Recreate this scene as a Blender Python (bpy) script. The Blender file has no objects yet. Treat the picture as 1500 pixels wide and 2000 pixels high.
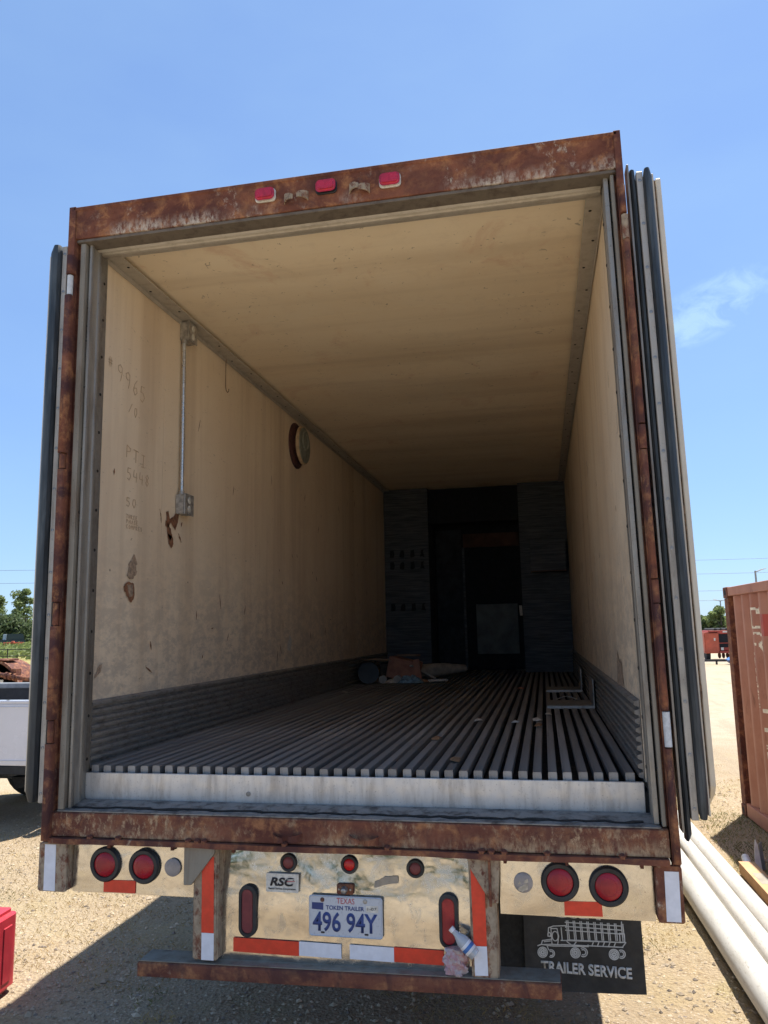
import bpy, bmesh, math, random
from mathutils import Vector, Matrix, noise as mnoise
R = math.radians
random.seed(7)
S = bpy.context.scene
COL = S.collection

# ------------------------------------------------------------------ camera
cam_d = bpy.data.cameras.new('camera'); cam = bpy.data.objects.new('camera', cam_d); COL.objects.link(cam)
YAW, PITCH, ROLL, FPX = -0.1991, 0.1519, -0.0206, 1504.7
fw = Vector((math.sin(YAW)*math.cos(PITCH), math.cos(YAW)*math.cos(PITCH), math.sin(PITCH)))
r0 = Vector((math.cos(YAW), -math.sin(YAW), 0)); u0 = r0.cross(fw)
rt = math.cos(ROLL)*r0 + math.sin(ROLL)*u0; up = -math.sin(ROLL)*r0 + math.cos(ROLL)*u0
mw = Matrix((rt, up, -fw)).transposed().to_4x4(); mw.translation = Vector((0.8592, -3.1065, 2.0))
cam.matrix_world = mw
cam_d.sensor_fit = 'VERTICAL'; cam_d.sensor_height = 36.0; cam_d.lens = 36.0*FPX/2000.0
cam_d.clip_start = 0.05; cam_d.clip_end = 5000
S.camera = cam

# ------------------------------------------------------------------ sky, sun, exposure
SUN_TO = Vector((0.215, 0.41, 1.0)).normalized()
world = bpy.data.worlds.new('World'); S.world = world; world.use_nodes = True
wn = world.node_tree; wn.nodes.clear()
sky = wn.nodes.new('ShaderNodeTexSky'); sky.sky_type = 'NISHITA'; sky.sun_disc = False
sky.sun_elevation = math.asin(SUN_TO.z); sky.sun_rotation = math.atan2(SUN_TO.x, SUN_TO.y)
sky.altitude = 200; sky.air_density = 1.0; sky.dust_density = 0.3; sky.ozone_density = 4.0
bg = wn.nodes.new('ShaderNodeBackground'); bg.inputs['Strength'].default_value = 0.066
wo = wn.nodes.new('ShaderNodeOutputWorld')
# thin high cloud: a small cirrus wisp over the right-hand horizon plus very faint veils elsewhere
wtc = wn.nodes.new('ShaderNodeTexCoord')
def wnode(t, **kw):
    n = wn.nodes.new(t)
    for k, v in kw.items(): setattr(n, k, v)
    return n
def wl(a, b): wn.links.new(a, b)
cmap = wnode('ShaderNodeMapping'); cmap.inputs['Rotation'].default_value = (0.0, 0.35, 0.0); cmap.inputs['Scale'].default_value = (5, 5, 8)
wl(wtc.outputs['Generated'], cmap.inputs['Vector'])
cno = wnode('ShaderNodeTexNoise'); cno.inputs['Scale'].default_value = 5.5; cno.inputs['Detail'].default_value = 8; cno.inputs['Roughness'].default_value = 0.62; cno.inputs['Distortion'].default_value = 0.6
wl(cmap.outputs[0], cno.inputs['Vector'])
dist = wnode('ShaderNodeVectorMath', operation='DISTANCE')
WISP = (fw + rt*(1372-750)/FPX - up*(612-1000)/FPX).normalized()
sub = wnode('ShaderNodeVectorMath', operation='SUBTRACT'); sub.inputs[1].default_value = WISP
wl(wtc.outputs['Generated'], sub.inputs[0])
def wdot(v, k):
    d = wnode('ShaderNodeVectorMath', operation='DOT_PRODUCT'); wl(sub.outputs[0], d.inputs[0]); d.inputs[1].default_value = v
    m = wnode('ShaderNodeMath', operation='DIVIDE'); wl(d.outputs['Value'], m.inputs[0]); m.inputs[1].default_value = k
    q = wnode('ShaderNodeMath', operation='POWER'); wl(m.outputs[0], q.inputs[0]); q.inputs[1].default_value = 2.0; return q.outputs[0]
e_dir = (rt*0.87+up*0.50).normalized(); n_dir = (-rt*0.50+up*0.87).normalized()
sm_ = wnode('ShaderNodeMath', operation='ADD'); wl(wdot(e_dir, 0.095), sm_.inputs[0]); wl(wdot(n_dir, 0.040), sm_.inputs[1])
fall = wnode('ShaderNodeMapRange'); fall.inputs['From Min'].default_value = 1.0; fall.inputs['From Max'].default_value = 0.05; fall.interpolation_type = 'SMOOTHSTEP'
wl(sm_.outputs[0], fall.inputs['Value'])
cr = wnode('ShaderNodeMapRange'); cr.inputs['From Min'].default_value = 0.34; cr.inputs['From Max'].default_value = 0.62
wl(cno.outputs['Fac'], cr.inputs['Value'])
mul = wnode('ShaderNodeMath', operation='MULTIPLY'); wl(fall.outputs[0], mul.inputs[0]); wl(cr.outputs[0], mul.inputs[1])
# faint veils all over
vno = wnode('ShaderNodeTexNoise'); vno.inputs['Scale'].default_value = 2.2; vno.inputs['Detail'].default_value = 5
vmap = wnode('ShaderNodeMapping'); vmap.inputs['Scale'].default_value = (1, 1, 2.5); wl(wtc.outputs['Generated'], vmap.inputs['Vector']); wl(vmap.outputs[0], vno.inputs['Vector'])
vr = wnode('ShaderNodeMapRange'); vr.inputs['From Min'].default_value = 0.42; vr.inputs['From Max'].default_value = 0.85; vr.inputs['To Max'].default_value = 0.32
wl(vno.outputs['Fac'], vr.inputs['Value'])
mx2 = wnode('ShaderNodeMath', operation='MAXIMUM'); wl(mul.outputs[0], mx2.inputs[0]); wl(vr.outputs[0], mx2.inputs[1])
cmix = wnode('ShaderNodeMix', data_type='RGBA'); cmix.inputs[7].default_value = (2.7, 4.1, 5.3, 1)
gam = wnode('ShaderNodeGamma'); gam.inputs['Gamma'].default_value = 0.55; wl(sky.outputs[0], gam.inputs['Color'])
tint = wnode('ShaderNodeMix', data_type='RGBA', blend_type='MULTIPLY'); tint.inputs[0].default_value = 1.0; tint.inputs[7].default_value = (1.20, 1.56, 2.11, 1)
wl(gam.outputs[0], tint.inputs[6])
wl(mx2.outputs[0], cmix.inputs[0]); wl(tint.outputs[2], cmix.inputs[6])
wl(cmix.outputs[2], bg.inputs['Color']); wl(bg.outputs[0], wo.inputs['Surface'])

sun_d = bpy.data.lights.new('sun', 'SUN'); sun_d.energy = 3.5; sun_d.angle = R(0.5); sun_d.color = (1.0, 0.95, 0.87)
sun = bpy.data.objects.new('sun', sun_d); COL.objects.link(sun)
sun.rotation_mode = 'QUATERNION'; sun.rotation_quaternion = (-SUN_TO).to_track_quat('-Z', 'Y'); sun.location = (0, 0, 30)
S.view_settings.view_transform = 'Standard'; S.view_settings.look = 'None'
S.view_settings.exposure = 1.50; S.view_settings.gamma = 1.0; S.view_settings.use_curve_mapping = False
S.render.engine = 'CYCLES'
cy = S.cycles
cy.max_bounces = 14; cy.diffuse_bounces = 9; cy.glossy_bounces = 5; cy.transmission_bounces = 6
cy.use_denoising = True; cy.sample_clamp_indirect = 6.0

# ------------------------------------------------------------------ materials
class NT:
    def __init__(s, name):
        m = bpy.data.materials.new(name); m.use_nodes = True; s.m = m; s.t = m.node_tree
        s.b = s.t.nodes['Principled BSDF']; s.tc = s.t.nodes.new('ShaderNodeTexCoord').outputs['Object']
    def n(s, t): return s.t.nodes.new(t)
    def l(s, a, b): s.t.links.new(a, b)
    def map(s, scale=(1,1,1), rot=(0,0,0), loc=(0,0,0), vec=None):
        n = s.n('ShaderNodeMapping'); n.inputs['Scale'].default_value = scale; n.inputs['Rotation'].default_value = rot; n.inputs['Location'].default_value = loc
        s.l(vec or s.tc, n.inputs['Vector']); return n.outputs[0]
    def noise(s, scale, detail=4, rough=0.55, dist=0.0, vec=None, col=False):
        n = s.n('ShaderNodeTexNoise'); n.inputs['Scale'].default_value = scale; n.inputs['Detail'].default_value = detail
        n.inputs['Roughness'].default_value = rough; n.inputs['Distortion'].default_value = dist
        s.l(vec or s.tc, n.inputs['Vector']); return n.outputs['Color' if col else 'Fac']
    def voro(s, scale, vec=None, out='Distance', feature='F1'):
        n = s.n('ShaderNodeTexVoronoi'); n.inputs['Scale'].default_value = scale; n.feature = feature
        s.l(vec or s.tc, n.inputs['Vector']); return n.outputs[out]
    def rng(s, v, a, b, c=0.0, d=1.0, smooth=True):
        n = s.n('ShaderNodeMapRange'); n.inputs['From Min'].default_value = a; n.inputs['From Max'].default_value = b
        n.inputs['To Min'].default_value = c; n.inputs['To Max'].default_value = d
        if smooth: n.interpolation_type = 'SMOOTHSTEP'
        s.l(v, n.inputs['Value']); return n.outputs[0]
    def math(s, op, a, b=None):
        n = s.n('ShaderNodeMath'); n.operation = op; n.use_clamp = False
        for i, v in enumerate((a, b)):
            if v is None: continue
            if isinstance(v, (int, float)): n.inputs[i].default_value = v
            else: s.l(v, n.inputs[i])
        return n.outputs[0]
    def mix(s, f, a, b, mode='MIX'):
        n = s.n('ShaderNodeMix'); n.data_type = 'RGBA'; n.blend_type = mode
        for i, v in ((0, f), (6, a), (7, b)):
            if isinstance(v, (int, float)): n.inputs[i].default_value = v
            elif isinstance(v, tuple): n.inputs[i].default_value = (*v, 1) if len(v) == 3 else v
            else: s.l(v, n.inputs[i])
        return n.outputs[2]
    def sep(s, vec=None):
        n = s.n('ShaderNodeSeparateXYZ'); s.l(vec or s.tc, n.inputs[0]); return n.outputs
    def bump(s, h, strength=0.3, dist=0.01):
        n = s.n('ShaderNodeBump'); n.inputs['Strength'].default_value = strength; n.inputs['Distance'].default_value = dist
        s.l(h, n.inputs['Height']); s.l(n.outputs[0], s.b.inputs['Normal'])
    def set(s, color=None, rough=None, metal=None, spec=None, coat=None, trans=None):
        for k, v in (('Base Color', color), ('Roughness', rough), ('Metallic', metal), ('Specular IOR Level', spec), ('Coat Weight', coat), ('Transmission Weight', trans)):
            if v is None: continue
            i = s.b.inputs[k]
            if isinstance(v, (int, float)): i.default_value = v
            elif isinstance(v, tuple): i.default_value = (*v, 1)
            else: s.l(v, i)
        return s.m

def simple(name, col, rough=0.6, metal=0.0, var=0.18, scale=9, bump=0.0, bscale=60, spec=None, coat=None):
    n = NT(name); a = tuple(c*(1-var) for c in col); b = tuple(min(1, c*(1+var)) for c in col)
    f = n.rng(n.noise(scale, 6, 0.6), 0.3, 0.7)
    if bump: n.bump(n.noise(bscale, 4), bump, 0.004)
    return n.set(n.mix(f, a, b), n.rng(n.noise(scale*2.3, 4), 0.3, 0.7, max(0.02, rough-0.08), min(1, rough+0.08)), metal, spec, coat)

def rust_mat(name, paint=0.45, paintcol=(0.52, 0.43, 0.30), dark=0.5, drip=True, zp=None):
    n = NT(name)
    big = n.noise(3.2, 8, 0.62, 0.4); mid = n.noise(14, 9, 0.68, 0.3); fine = n.noise(75, 6, 0.7)
    base = n.mix(n.rng(big, 0.33, 0.66), (0.105, 0.036, 0.026), (0.215, 0.082, 0.048))
    base = n.mix(n.rng(mid, 0.46, 0.68), base, (0.34, 0.155, 0.072))
    base = n.mix(n.rng(fine, 0.52, 0.75, 0, 0.5), base, (0.075, 0.028, 0.022))
    base = n.mix(n.rng(n.noise(6.5, 7, 0.6, 0.8), 0.44, 0.62, 0, dark), base, (0.066, 0.029, 0.029))
    st = n.noise(26, 10, 0.78, 0.15, vec=n.map((1, 1, 0.6 if drip else 1)))
    pm = n.math('MULTIPLY', n.rng(st, 0.52-0.20*max(0, paint-0.45), 0.66-0.20*max(0, paint-0.45)), n.rng(n.noise(4.1, 6, 0.6, 0.3, vec=n.map(loc=(3, 1, 7))), 0.62-paint*0.35, 0.74-paint*0.30))
    if zp:
        zz = n.rng(n.sep()[2], zp[1], zp[0]); pm = n.math('MAXIMUM', pm, n.math('MULTIPLY', zz, n.math('MULTIPLY', n.rng(n.noise(48, 9, 0.75, 0.1, vec=n.map((1, 1, 0.4))), 0.40, 0.60), n.rng(n.noise(2.6, 5, 0.6, vec=n.map(loc=(6, 2, 2))), 0.42, 0.60))))
    pc = n.mix(n.rng(n.noise(40, 5), 0.35, 0.7), paintcol, tuple(c*0.7 for c in paintcol))
    c = n.mix(n.math('MULTIPLY', pm, 0.9), base, pc)
    n.bump(n.math('ADD', n.noise(55, 8, 0.7), n.math('MULTIPLY', mid, 0.8)), 0.35, 0.006)
    return n.set(c, n.rng(fine, 0.3, 0.7, 0.68, 0.92), 0.0, 0.25)

def metal_weather(name, col, dirt=(0.16, 0.13, 0.10), metal=0.35, rough=0.45, amt=0.5, streak=True):
    n = NT(name)
    f = n.noise(18, 8, 0.65, 0.3, vec=n.map((1, 1, 0.15 if streak else 1)))
    c = n.mix(n.rng(f, 0.42, 0.72, 0, amt), col, dirt)
    c = n.mix(n.rng(n.noise(120, 4, 0.6), 0.60, 0.72, 0, 0.6*amt), c, (0.05, 0.045, 0.04))
    c = n.mix(n.rng(n.noise(5, 6, 0.6), 0.5, 0.75, 0, 0.35), c, tuple(min(1, x*1.25) for x in col))
    n.bump(n.noise(90, 5, 0.6, vec=n.map((1, 1, 0.3))), 0.12, 0.003)
    return n.set(c, n.rng(n.noise(25, 5), 0.3, 0.7, rough-0.1, rough+0.15), metal, 0.4)

M = {}
M['rust'] = rust_mat('rusted_steel', 0.50, (0.55, 0.46, 0.34))
M['rust_header'] = rust_mat('rusted_header_steel', 0.42, (0.60, 0.53, 0.44), zp=(3.895, 3.965))
M['rust_sill'] = rust_mat('rusted_sill_steel', 0.62, (0.50, 0.36, 0.22), zp=(1.155, 1.235))
M['rust_dark'] = rust_mat('dark_rusted_steel', 0.22, dark=0.75)
M['rust_bar'] = rust_mat('rusted_hinge_steel', 0.55, (0.34, 0.17, 0.08), dark=0.95)
M['rust_post'] = rust_mat('bumper_post_steel', 1.15, (0.42, 0.34, 0.24))
M['galv'] = metal_weather('weathered_galvanised', (0.26, 0.235, 0.19), (0.15, 0.10, 0.065), 0.10, 0.6, 0.7)
M['lip'] = metal_weather('grimy_header_lip', (0.15, 0.125, 0.10), (0.07, 0.05, 0.04), 0.0, 0.75, 0.7, False)
M['alu'] = metal_weather('dull_aluminium', (0.31, 0.29, 0.255), (0.15, 0.12, 0.095), 0.30, 0.45, 0.8)
M['trim'] = metal_weather('pale_trim_aluminium', (0.50, 0.455, 0.39), (0.30, 0.25, 0.19), 0.15, 0.5, 0.5, False)
M['alu_edge'] = metal_weather('door_edge_aluminium', (0.46, 0.43, 0.38), (0.20, 0.165, 0.13), 0.2, 0.5, 0.75)
M['thresh'] = metal_weather('threshold_aluminium', (0.68, 0.645, 0.595), (0.30, 0.25, 0.20), 0.3, 0.42, 0.6)
M['ledge'] = metal_weather('grimy_ledge_aluminium', (0.27, 0.25, 0.225), (0.05, 0.042, 0.037), 0.15, 0.65, 0.95, False)
M['grime'] = simple('black_grime', (0.018, 0.016, 0.015), 0.85, 0, 0.4, 40, 0.5)
M['rubber'] = simple('black_rubber', (0.020, 0.022, 0.025), 0.55, 0, 0.35, 14, 0.15, 80)
n = NT('aged_door_gasket'); f = n.noise(20, 7, 0.65, 0.2, vec=n.map((1, 1, 0.12)))
n.bump(n.noise(70, 5, vec=n.map((1, 1, 0.2))), 0.2, 0.003)
M['gasket'] = n.set(n.mix(n.rng(f, 0.4, 0.75), (0.018, 0.024, 0.029), (0.075, 0.088, 0.095)), 0.48, 0)
# cream liner: panels with stains, scuffs and streaks
def liner(name, base, light, stain, streaks=True, seed=0, scuff=1.0):
    n = NT(name)
    v = n.map(loc=(seed, seed*1.7, seed*0.3))
    c = n.mix(n.rng(n.noise(1.1, 6, 0.6, 0.5, vec=v), 0.32, 0.68), base, light)
    if streaks:
        sv = n.map((1.6, 1.6, 0.10), loc=(seed, seed, 0))
        c = n.mix(n.rng(n.noise(5.5, 7, 0.6, 0.2, vec=sv), 0.50, 0.72, 0, 0.45), c, stain)
        c = n.mix(n.rng(n.noise(30, 6, 0.7, 0.2, vec=sv), 0.60, 0.72, 0, 0.30), c, tuple(x*0.6 for x in stain))
    c = n.mix(n.rng(n.noise(2.3, 9, 0.7, 0.6, vec=n.map((1,1,1), loc=(seed+5, 3, 2))), 0.52, 0.76, 0, 0.40), c, stain)
    if streaks:   # handling dirt concentrated on the lower wall, where freight rubbed
        z = n.sep()[2]
        low = n.rng(z, 2.75, 1.75)
        rub = n.rng(n.noise(11, 10, 0.76, 0.2, vec=n.map((1, 0.8, 1.6))), 0.40, 0.60, 0, 0.60*scuff)
        c = n.mix(n.math('MULTIPLY', low, rub), c, (0.36, 0.325, 0.285))
    if not streaks:
        bands = n.noise(1.0, 4, 0.6, 0.1, vec=n.map((0.25, 3.4, 1), loc=(2, 0.4, 0)))
        c = n.mix(n.rng(bands, 0.46, 0.66, 0, 0.35), c, (0.60, 0.46, 0.31))
        c = n.mix(n.rng(n.noise(7, 9, 0.7, 0.8), 0.52, 0.72, 0, 0.22), c, (0.56, 0.45, 0.33))
        c = n.mix(n.rng(n.noise(2.0, 8, 0.7, 0.5, vec=n.map(loc=(8, 1, 3))), 0.54, 0.68, 0, 0.5), c, (0.68, 0.44, 0.30))
    else:
        seams = n.noise(1.0, 5, 0.6, 0.1, vec=n.map((3, 3.6, 0.12), loc=(0, 0.8, 0)))
        c = n.mix(n.rng(seams, 0.48, 0.68, 0, 0.5), c, (0.55, 0.42, 0.29))
    sc = n.noise(38, 3, 0.5, 2.5, vec=n.map((0.4, 0.4, 1.6), rot=(0.6, 0.2, 0.3)))
    c = n.mix(n.rng(sc, 0.685, 0.71, 0, 0.5), c, (0.14, 0.10, 0.07))
    c = n.mix(n.rng(n.voro(4.2, vec=n.map((1, 1, 1), loc=(seed, 2, 1))), 0.035, 0.018, 0, 0.8), c, (0.09, 0.055, 0.035))
    oi_ = n.n('ShaderNodeObjectInfo'); c = n.mix(n.rng(oi_.outputs['Random'], 0, 1, 0, 0.16, False), c, stain)
    n.bump(n.noise(3.0, 5, 0.5), 0.10, 0.03)
    return n.set(c, n.rng(n.noise(6, 5), 0.3, 0.7, 0.42, 0.62), 0, 0.35)
M['wall'] = liner('cream_wall_liner', (0.83, 0.68, 0.50), (0.89, 0.755, 0.57), (0.66, 0.51, 0.36), True, 0)
M['ceil'] = liner('cream_ceiling_liner', (0.88, 0.73, 0.52), (0.90, 0.77, 0.57), (0.81, 0.645, 0.44), False, 4)
M['cream'] = simple('cream_door_skin', (0.60, 0.54, 0.44), 0.5, 0, 0.10, 4)
M['foam'] = simple('crumbling_foam', (0.16, 0.10, 0.06), 0.95, 0, 0.6, 45, 0.8, 70)
n = NT('dark_floor_aluminium'); f = n.noise(9, 9, 0.7, 0.4, vec=n.map((1, 0.25, 1)))
c = n.mix(n.rng(f, 0.35, 0.7), (0.22, 0.215, 0.21), (0.48, 0.47, 0.455)); c = n.mix(n.rng(n.noise(35, 7, 0.7), 0.55, 0.72, 0, .6), c, (0.10, 0.065, 0.04))
n.bump(n.noise(60, 6, 0.7), 0.25, 0.004)
oi_ = n.n('ShaderNodeObjectInfo'); c = n.mix(n.rng(oi_.outputs['Random'], 0, 1, 0, 0.5, False), c, (0.09, 0.082, 0.075))
M['floor'] = n.set(c, n.rng(f, 0.3, 0.7, 0.42, 0.66), 0.45, 0.4)
M['kick'] = metal_weather('kickplate_aluminium', (0.31, 0.295, 0.275), (0.12, 0.10, 0.08), 0.45, 0.5, 0.7, False)
n = NT('black_painted_plywood'); f = n.noise(6, 8, 0.65, 0.4, vec=n.map((0.5, 1, 9)))
n.bump(f, 0.5, 0.01); M['ply'] = n.set(n.mix(n.rng(f, 0.35, 0.7), (0.030, 0.035, 0.045), (0.105, 0.115, 0.130)), 0.7)
M['side'] = simple('very_dark_board', (0.018, 0.020, 0.027), 0.8, 0, 0.5, 7)
M['dark'] = simple('black_void', (0.010, 0.011, 0.015), 0.9)
M['brown'] = simple('dark_brown_board', (0.085, 0.035, 0.022), 0.8, 0, 0.3, 6)
M['grey_panel'] = simple('dark_grey_panel', (0.10, 0.11, 0.11), 0.7, 0, 0.3, 5)
n = NT('polished_aluminium_sheet'); w = n.noise(2.6, 3, 0.45, 0.6, vec=n.map((1, 1, 1.8)))
h = n.math('ADD', n.math('MULTIPLY', w, 1.0), n.math('MULTIPLY', n.noise(55, 4, 0.6), 0.012))
n.bump(h, 0.14, 0.05)
sm = n.noise(16, 8, 0.7, 0.6)
c = n.mix(n.rng(n.noise(140, 3, 0.6), 0.66, 0.72, 0, 0.75), (0.60, 0.565, 0.50), (0.12, 0.08, 0.05))
M['polish'] = n.set(n.mix(n.rng(n.noise(5, 8, 0.65, 0.8, vec=n.map((1, 1, 2))), 0.42, 0.68, 0, 0.75), c, (0.40, 0.37, 0.33)), n.rng(sm, 0.36, 0.70, 0.08, 0.34), 0.9)
def lens(name, col, rough=0.22):
    n = NT(name); f = n.noise(20, 6, 0.65)
    n.bump(n.voro(160), 0.12, 0.002)
    return n.set(n.mix(n.rng(f, 0.35, 0.7), col, tuple(x*0.72 for x in col)), n.rng(f, 0.3, 0.7, rough, rough+0.2), 0, 0.5)
M['lens'] = lens('red_lamp_lens', (0.36, 0.010, 0.022))
M['lens_bright'] = lens('bright_red_lamp_lens', (0.62, 0.020, 0.020))
M['lens_dusty'] = lens('dusty_red_lamp_lens', (0.22, 0.055, 0.055), 0.45)
M['lens_dark'] = lens('dark_red_lamp_lens', (0.17, 0.020, 0.035), 0.3)
M['lens_marker'] = lens('rose_red_marker_lens', (0.50, 0.022, 0.055))
M['lens_clear'] = lens('grey_clear_lens', (0.33, 0.30, 0.29), 0.25)
M['flake'] = simple('flaked_lens_backing', (0.50, 0.43, 0.33), 0.7, 0, 0.25, 60)
M['tape_red'] = simple('red_reflective_tape', (0.70, 0.045, 0.018), 0.38, 0, 0.10, 30)
M['tape_white'] = simple('white_reflective_tape', (0.72, 0.74, 0.80), 0.38, 0, 0.06, 30)
n = NT('scuffed_plate_white'); f = n.noise(120, 5, 0.7)
M['plate'] = n.set(n.mix(n.rng(f, 0.55, 0.68, 0, .6), (0.50, 0.54, 0.60), (0.26, 0.29, 0.34)), 0.4, 0.1)
M['ink_blue'] = simple('navy_plate_ink', (0.030, 0.055, 0.20), 0.5)
M['ink_red'] = simple('red_plate_ink', (0.40, 0.045, 0.06), 0.5)
M['ink_black'] = simple('black_ink', (0.02, 0.018, 0.02), 0.6)
M['ink_grey'] = simple('faded_white_ink', (0.55, 0.57, 0.58), 0.6, 0, 0.12, 60)
M['sticker'] = simple('grubby_white_sticker', (0.60, 0.58, 0.52), 0.5, 0, 0.2, 60)
M['pencil'] = simple('brown_marker_ink', (0.52, 0.38, 0.25), 0.8)
M['peel'] = simple('exposed_brown_backing', (0.21, 0.095, 0.050), 0.85, 0, 0.45, 40, 0.5)
M['peel_grey'] = simple('scraped_grey_backing', (0.34, 0.25, 0.18), 0.85, 0, 0.4, 50, 0.4)
M['conduit'] = simple('galvanised_conduit', (0.55, 0.56, 0.56), 0.32, 0.75, 0.12, 30)
M['boxmetal'] = simple('junction_box_metal', (0.38, 0.36, 0.33), 0.45, 0.5, 0.3, 40)
M['maroon'] = simple('maroon_flange', (0.085, 0.034, 0.032), 0.7, 0, 0.4, 20)
M['rimtan'] = simple('tan_vent_rim', (0.50, 0.36, 0.22), 0.7, 0, 0.2, 20)
M['greygreen'] = simple('grey_green_cap', (0.23, 0.24, 0.20), 0.6, 0, 0.2, 20)
M['black_steel'] = simple('black_underside_steel', (0.022, 0.020, 0.019), 0.8, 0, 0.4, 14, 0.3)
M['tyre'] = simple('tyre_rubber', (0.018, 0.018, 0.018), 0.8, 0, 0.3, 30, 0.3)
M['rim'] = simple('white_steel_rim', (0.45, 0.44, 0.42), 0.5, 0.2, 0.25, 12)
M['skin'] = simple('white_trailer_skin', (0.62, 0.60, 0.56), 0.45, 0, 0.10, 3)
M['white_pipe'] = None
n = NT('white_plastic_pipe'); f = n.noise(7, 8, 0.65, 0.5, vec=n.map((3, 0.35, 3)))
c = n.mix(n.rng(f, 0.42, 0.75, 0, 0.7), (0.52, 0.50, 0.46), (0.38, 0.35, 0.29)); c = n.mix(n.rng(n.noise(60, 3, 0.6, 1.5, vec=n.map((2, 0.25, 2))), 0.60, 0.68, 0, 0.6), c, (0.22, 0.18, 0.13))
c = n.mix(n.rng(n.noise(30, 9, 0.75, 0.3, vec=n.map((1, 0.5, 1))), 0.55, 0.70, 0, 0.55), c, (0.30, 0.26, 0.20))
c = n.mix(n.rng(n.noise(2.2, 6), 0.55, 0.75, 0, 0.4), c, (0.44, 0.42, 0.39))
M['white_pipe'] = n.set(c, 0.5, 0)
n = NT('faded_container_red'); f = n.noise(2.2, 7, 0.6)
c = n.mix(n.rng(f, 0.3, 0.7), (0.36, 0.135, 0.080), (0.45, 0.205, 0.130))
c = n.mix(n.rng(n.noise(9, 9, 0.7, 0.6, vec=n.map((1, 1, 0.3))), 0.56, 0.70, 0, 0.65), c, (0.17, 0.055, 0.03))
c = n.mix(n.rng(n.noise(26, 7, 0.7, vec=n.map((1, 1, 0.18))), 0.60, 0.72, 0, 0.55), c, (0.10, 0.035, 0.02))
c = n.mix(n.rng(n.voro(1.6), 0.06, 0.03, 0, 0.8), c, (0.06, 0.02, 0.012))
n.bump(n.noise(40, 5), 0.15, 0.004); M['cont'] = n.set(c, 0.65, 0)
M['cont_rust'] = rust_mat('container_rusty_corner', 0.5, (0.33, 0.12, 0.07))
M['cont_letter'] = simple('cream_container_lettering', (0.78, 0.70, 0.54), 0.7, 0, 0.2, 30)
M['truck_white'] = simple('white_truck_paint', (0.68, 0.69, 0.74), 0.25, 0, 0.04, 2, coat=0.5)
M['truck_dark'] = simple('black_bed_liner', (0.02, 0.021, 0.024), 0.7)
M['grey_rail'] = simple('grey_bed_cap', (0.20, 0.21, 0.22), 0.6)
M['glass'] = simple('dark_window_glass', (0.02, 0.025, 0.03), 0.06, 0, 0.1, spec=0.6)
M['red_plastic'] = simple('red_plastic_can', (0.46, 0.030, 0.045), 0.42, 0, 0.15, 6, 0.1, 30)
M['red_faded'] = simple('faded_red_machine_paint', (0.38, 0.055, 0.035), 0.55, 0, 0.25, 3)
M['orange_red'] = simple('orange_red_paint', (0.48, 0.095, 0.045), 0.55, 0, 0.2, 3)
M['green_dark'] = simple('dark_vehicle_green', (0.035, 0.05, 0.05), 0.4)
M['blue'] = simple('blue_paint', (0.05, 0.16, 0.42), 0.5)
M['cardboard'] = simple('tan_cardboard', (0.50, 0.31, 0.16), 0.85, 0, 0.12, 6)
M['card_print'] = simple('grey_print_panel', (0.29, 0.26, 0.21), 0.85)
M['wood'] = simple('weathered_wood', (0.22, 0.14, 0.085), 0.85, 0, 0.35, 10, 0.3)
M['dark_wood'] = simple('dark_rotten_wood', (0.085, 0.055, 0.038), 0.9, 0, 0.4, 14, 0.4)
M['brown_mat'] = simple('brown_folded_board', (0.19, 0.13, 0.09), 0.9, 0, 0.25, 8)
M['white_plastic'] = simple('white_plastic_offcut', (0.72, 0.70, 0.70), 0.5)
M['rag_blue'] = simple('blue_grey_rag', (0.16, 0.27, 0.36), 0.9, 0, 0.5, 30)
M['tin'] = simple('dull_tin', (0.30, 0.30, 0.30), 0.4, 0.7, 0.3, 30)
M['brown_card'] = simple('brown_box_card', (0.30, 0.14, 0.095), 0.85, 0, 0.25, 10)
M['tube'] = simple('grey_brown_tube', (0.38, 0.34, 0.29), 0.8, 0, 0.25, 12)
M['paper'] = simple('scrap_paper', (0.50, 0.46, 0.40), 0.8, 0, 0.25, 60)
M['leaf_brown'] = simple('dead_leaf', (0.22, 0.12, 0.06), 0.9)
M['wire'] = simple('steel_wire', (0.20, 0.13, 0.09), 0.5, 0.4)
M['cable'] = simple('overhead_cable', (0.10, 0.10, 0.11), 0.6)
M['pole'] = simple('grey_lamp_pole', (0.28, 0.28, 0.27), 0.5, 0.4)
n = NT('clear_bottle_plastic'); M['pet'] = n.set((0.92, 0.95, 0.97), 0.12, 0, 0.5, None, 0.6)
n = NT('pink_wrapper_plastic'); f = n.noise(40, 5, 0.6); n.bump(f, 0.6, 0.01); n.b.inputs['Alpha'].default_value = 1.0
M['wrapper'] = n.set(n.mix(n.rng(f, 0.40, 0.62), (0.85, 0.50, 0.52), (0.90, 0.86, 0.85)), 0.15, 0, 0.5, None, 0.6)
M['bark'] = simple('tree_bark', (0.11, 0.085, 0.065), 0.95, 0, 0.35, 6, 0.5, 20)
def leafmat(name, col):
    n = NT(name); f = n.noise(0.9, 4, 0.6); g = n.noise(6, 3)
    c = n.mix(n.rng(f, 0.35, 0.65), tuple(x*0.65 for x in col), tuple(x*1.35 for x in col)); c = n.mix(n.rng(g, 0.5, 0.7, 0, .35), c, (col[0]*2.0, col[1]*1.6, col[2]*1.1))
    n.set(c, 0.6, 0, 0.3)
    tr = n.n('ShaderNodeBsdfTranslucent'); n.l(c, tr.inputs['Color']); mx = n.n('ShaderNodeMixShader'); mx.inputs[0].default_value = 0.45
    n.l(n.b.outputs[0], mx.inputs[1]); n.l(tr.outputs[0], mx.inputs[2]); n.l(mx.outputs[0], n.t.nodes['Material Output'].inputs['Surface'])
    return n.m
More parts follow.
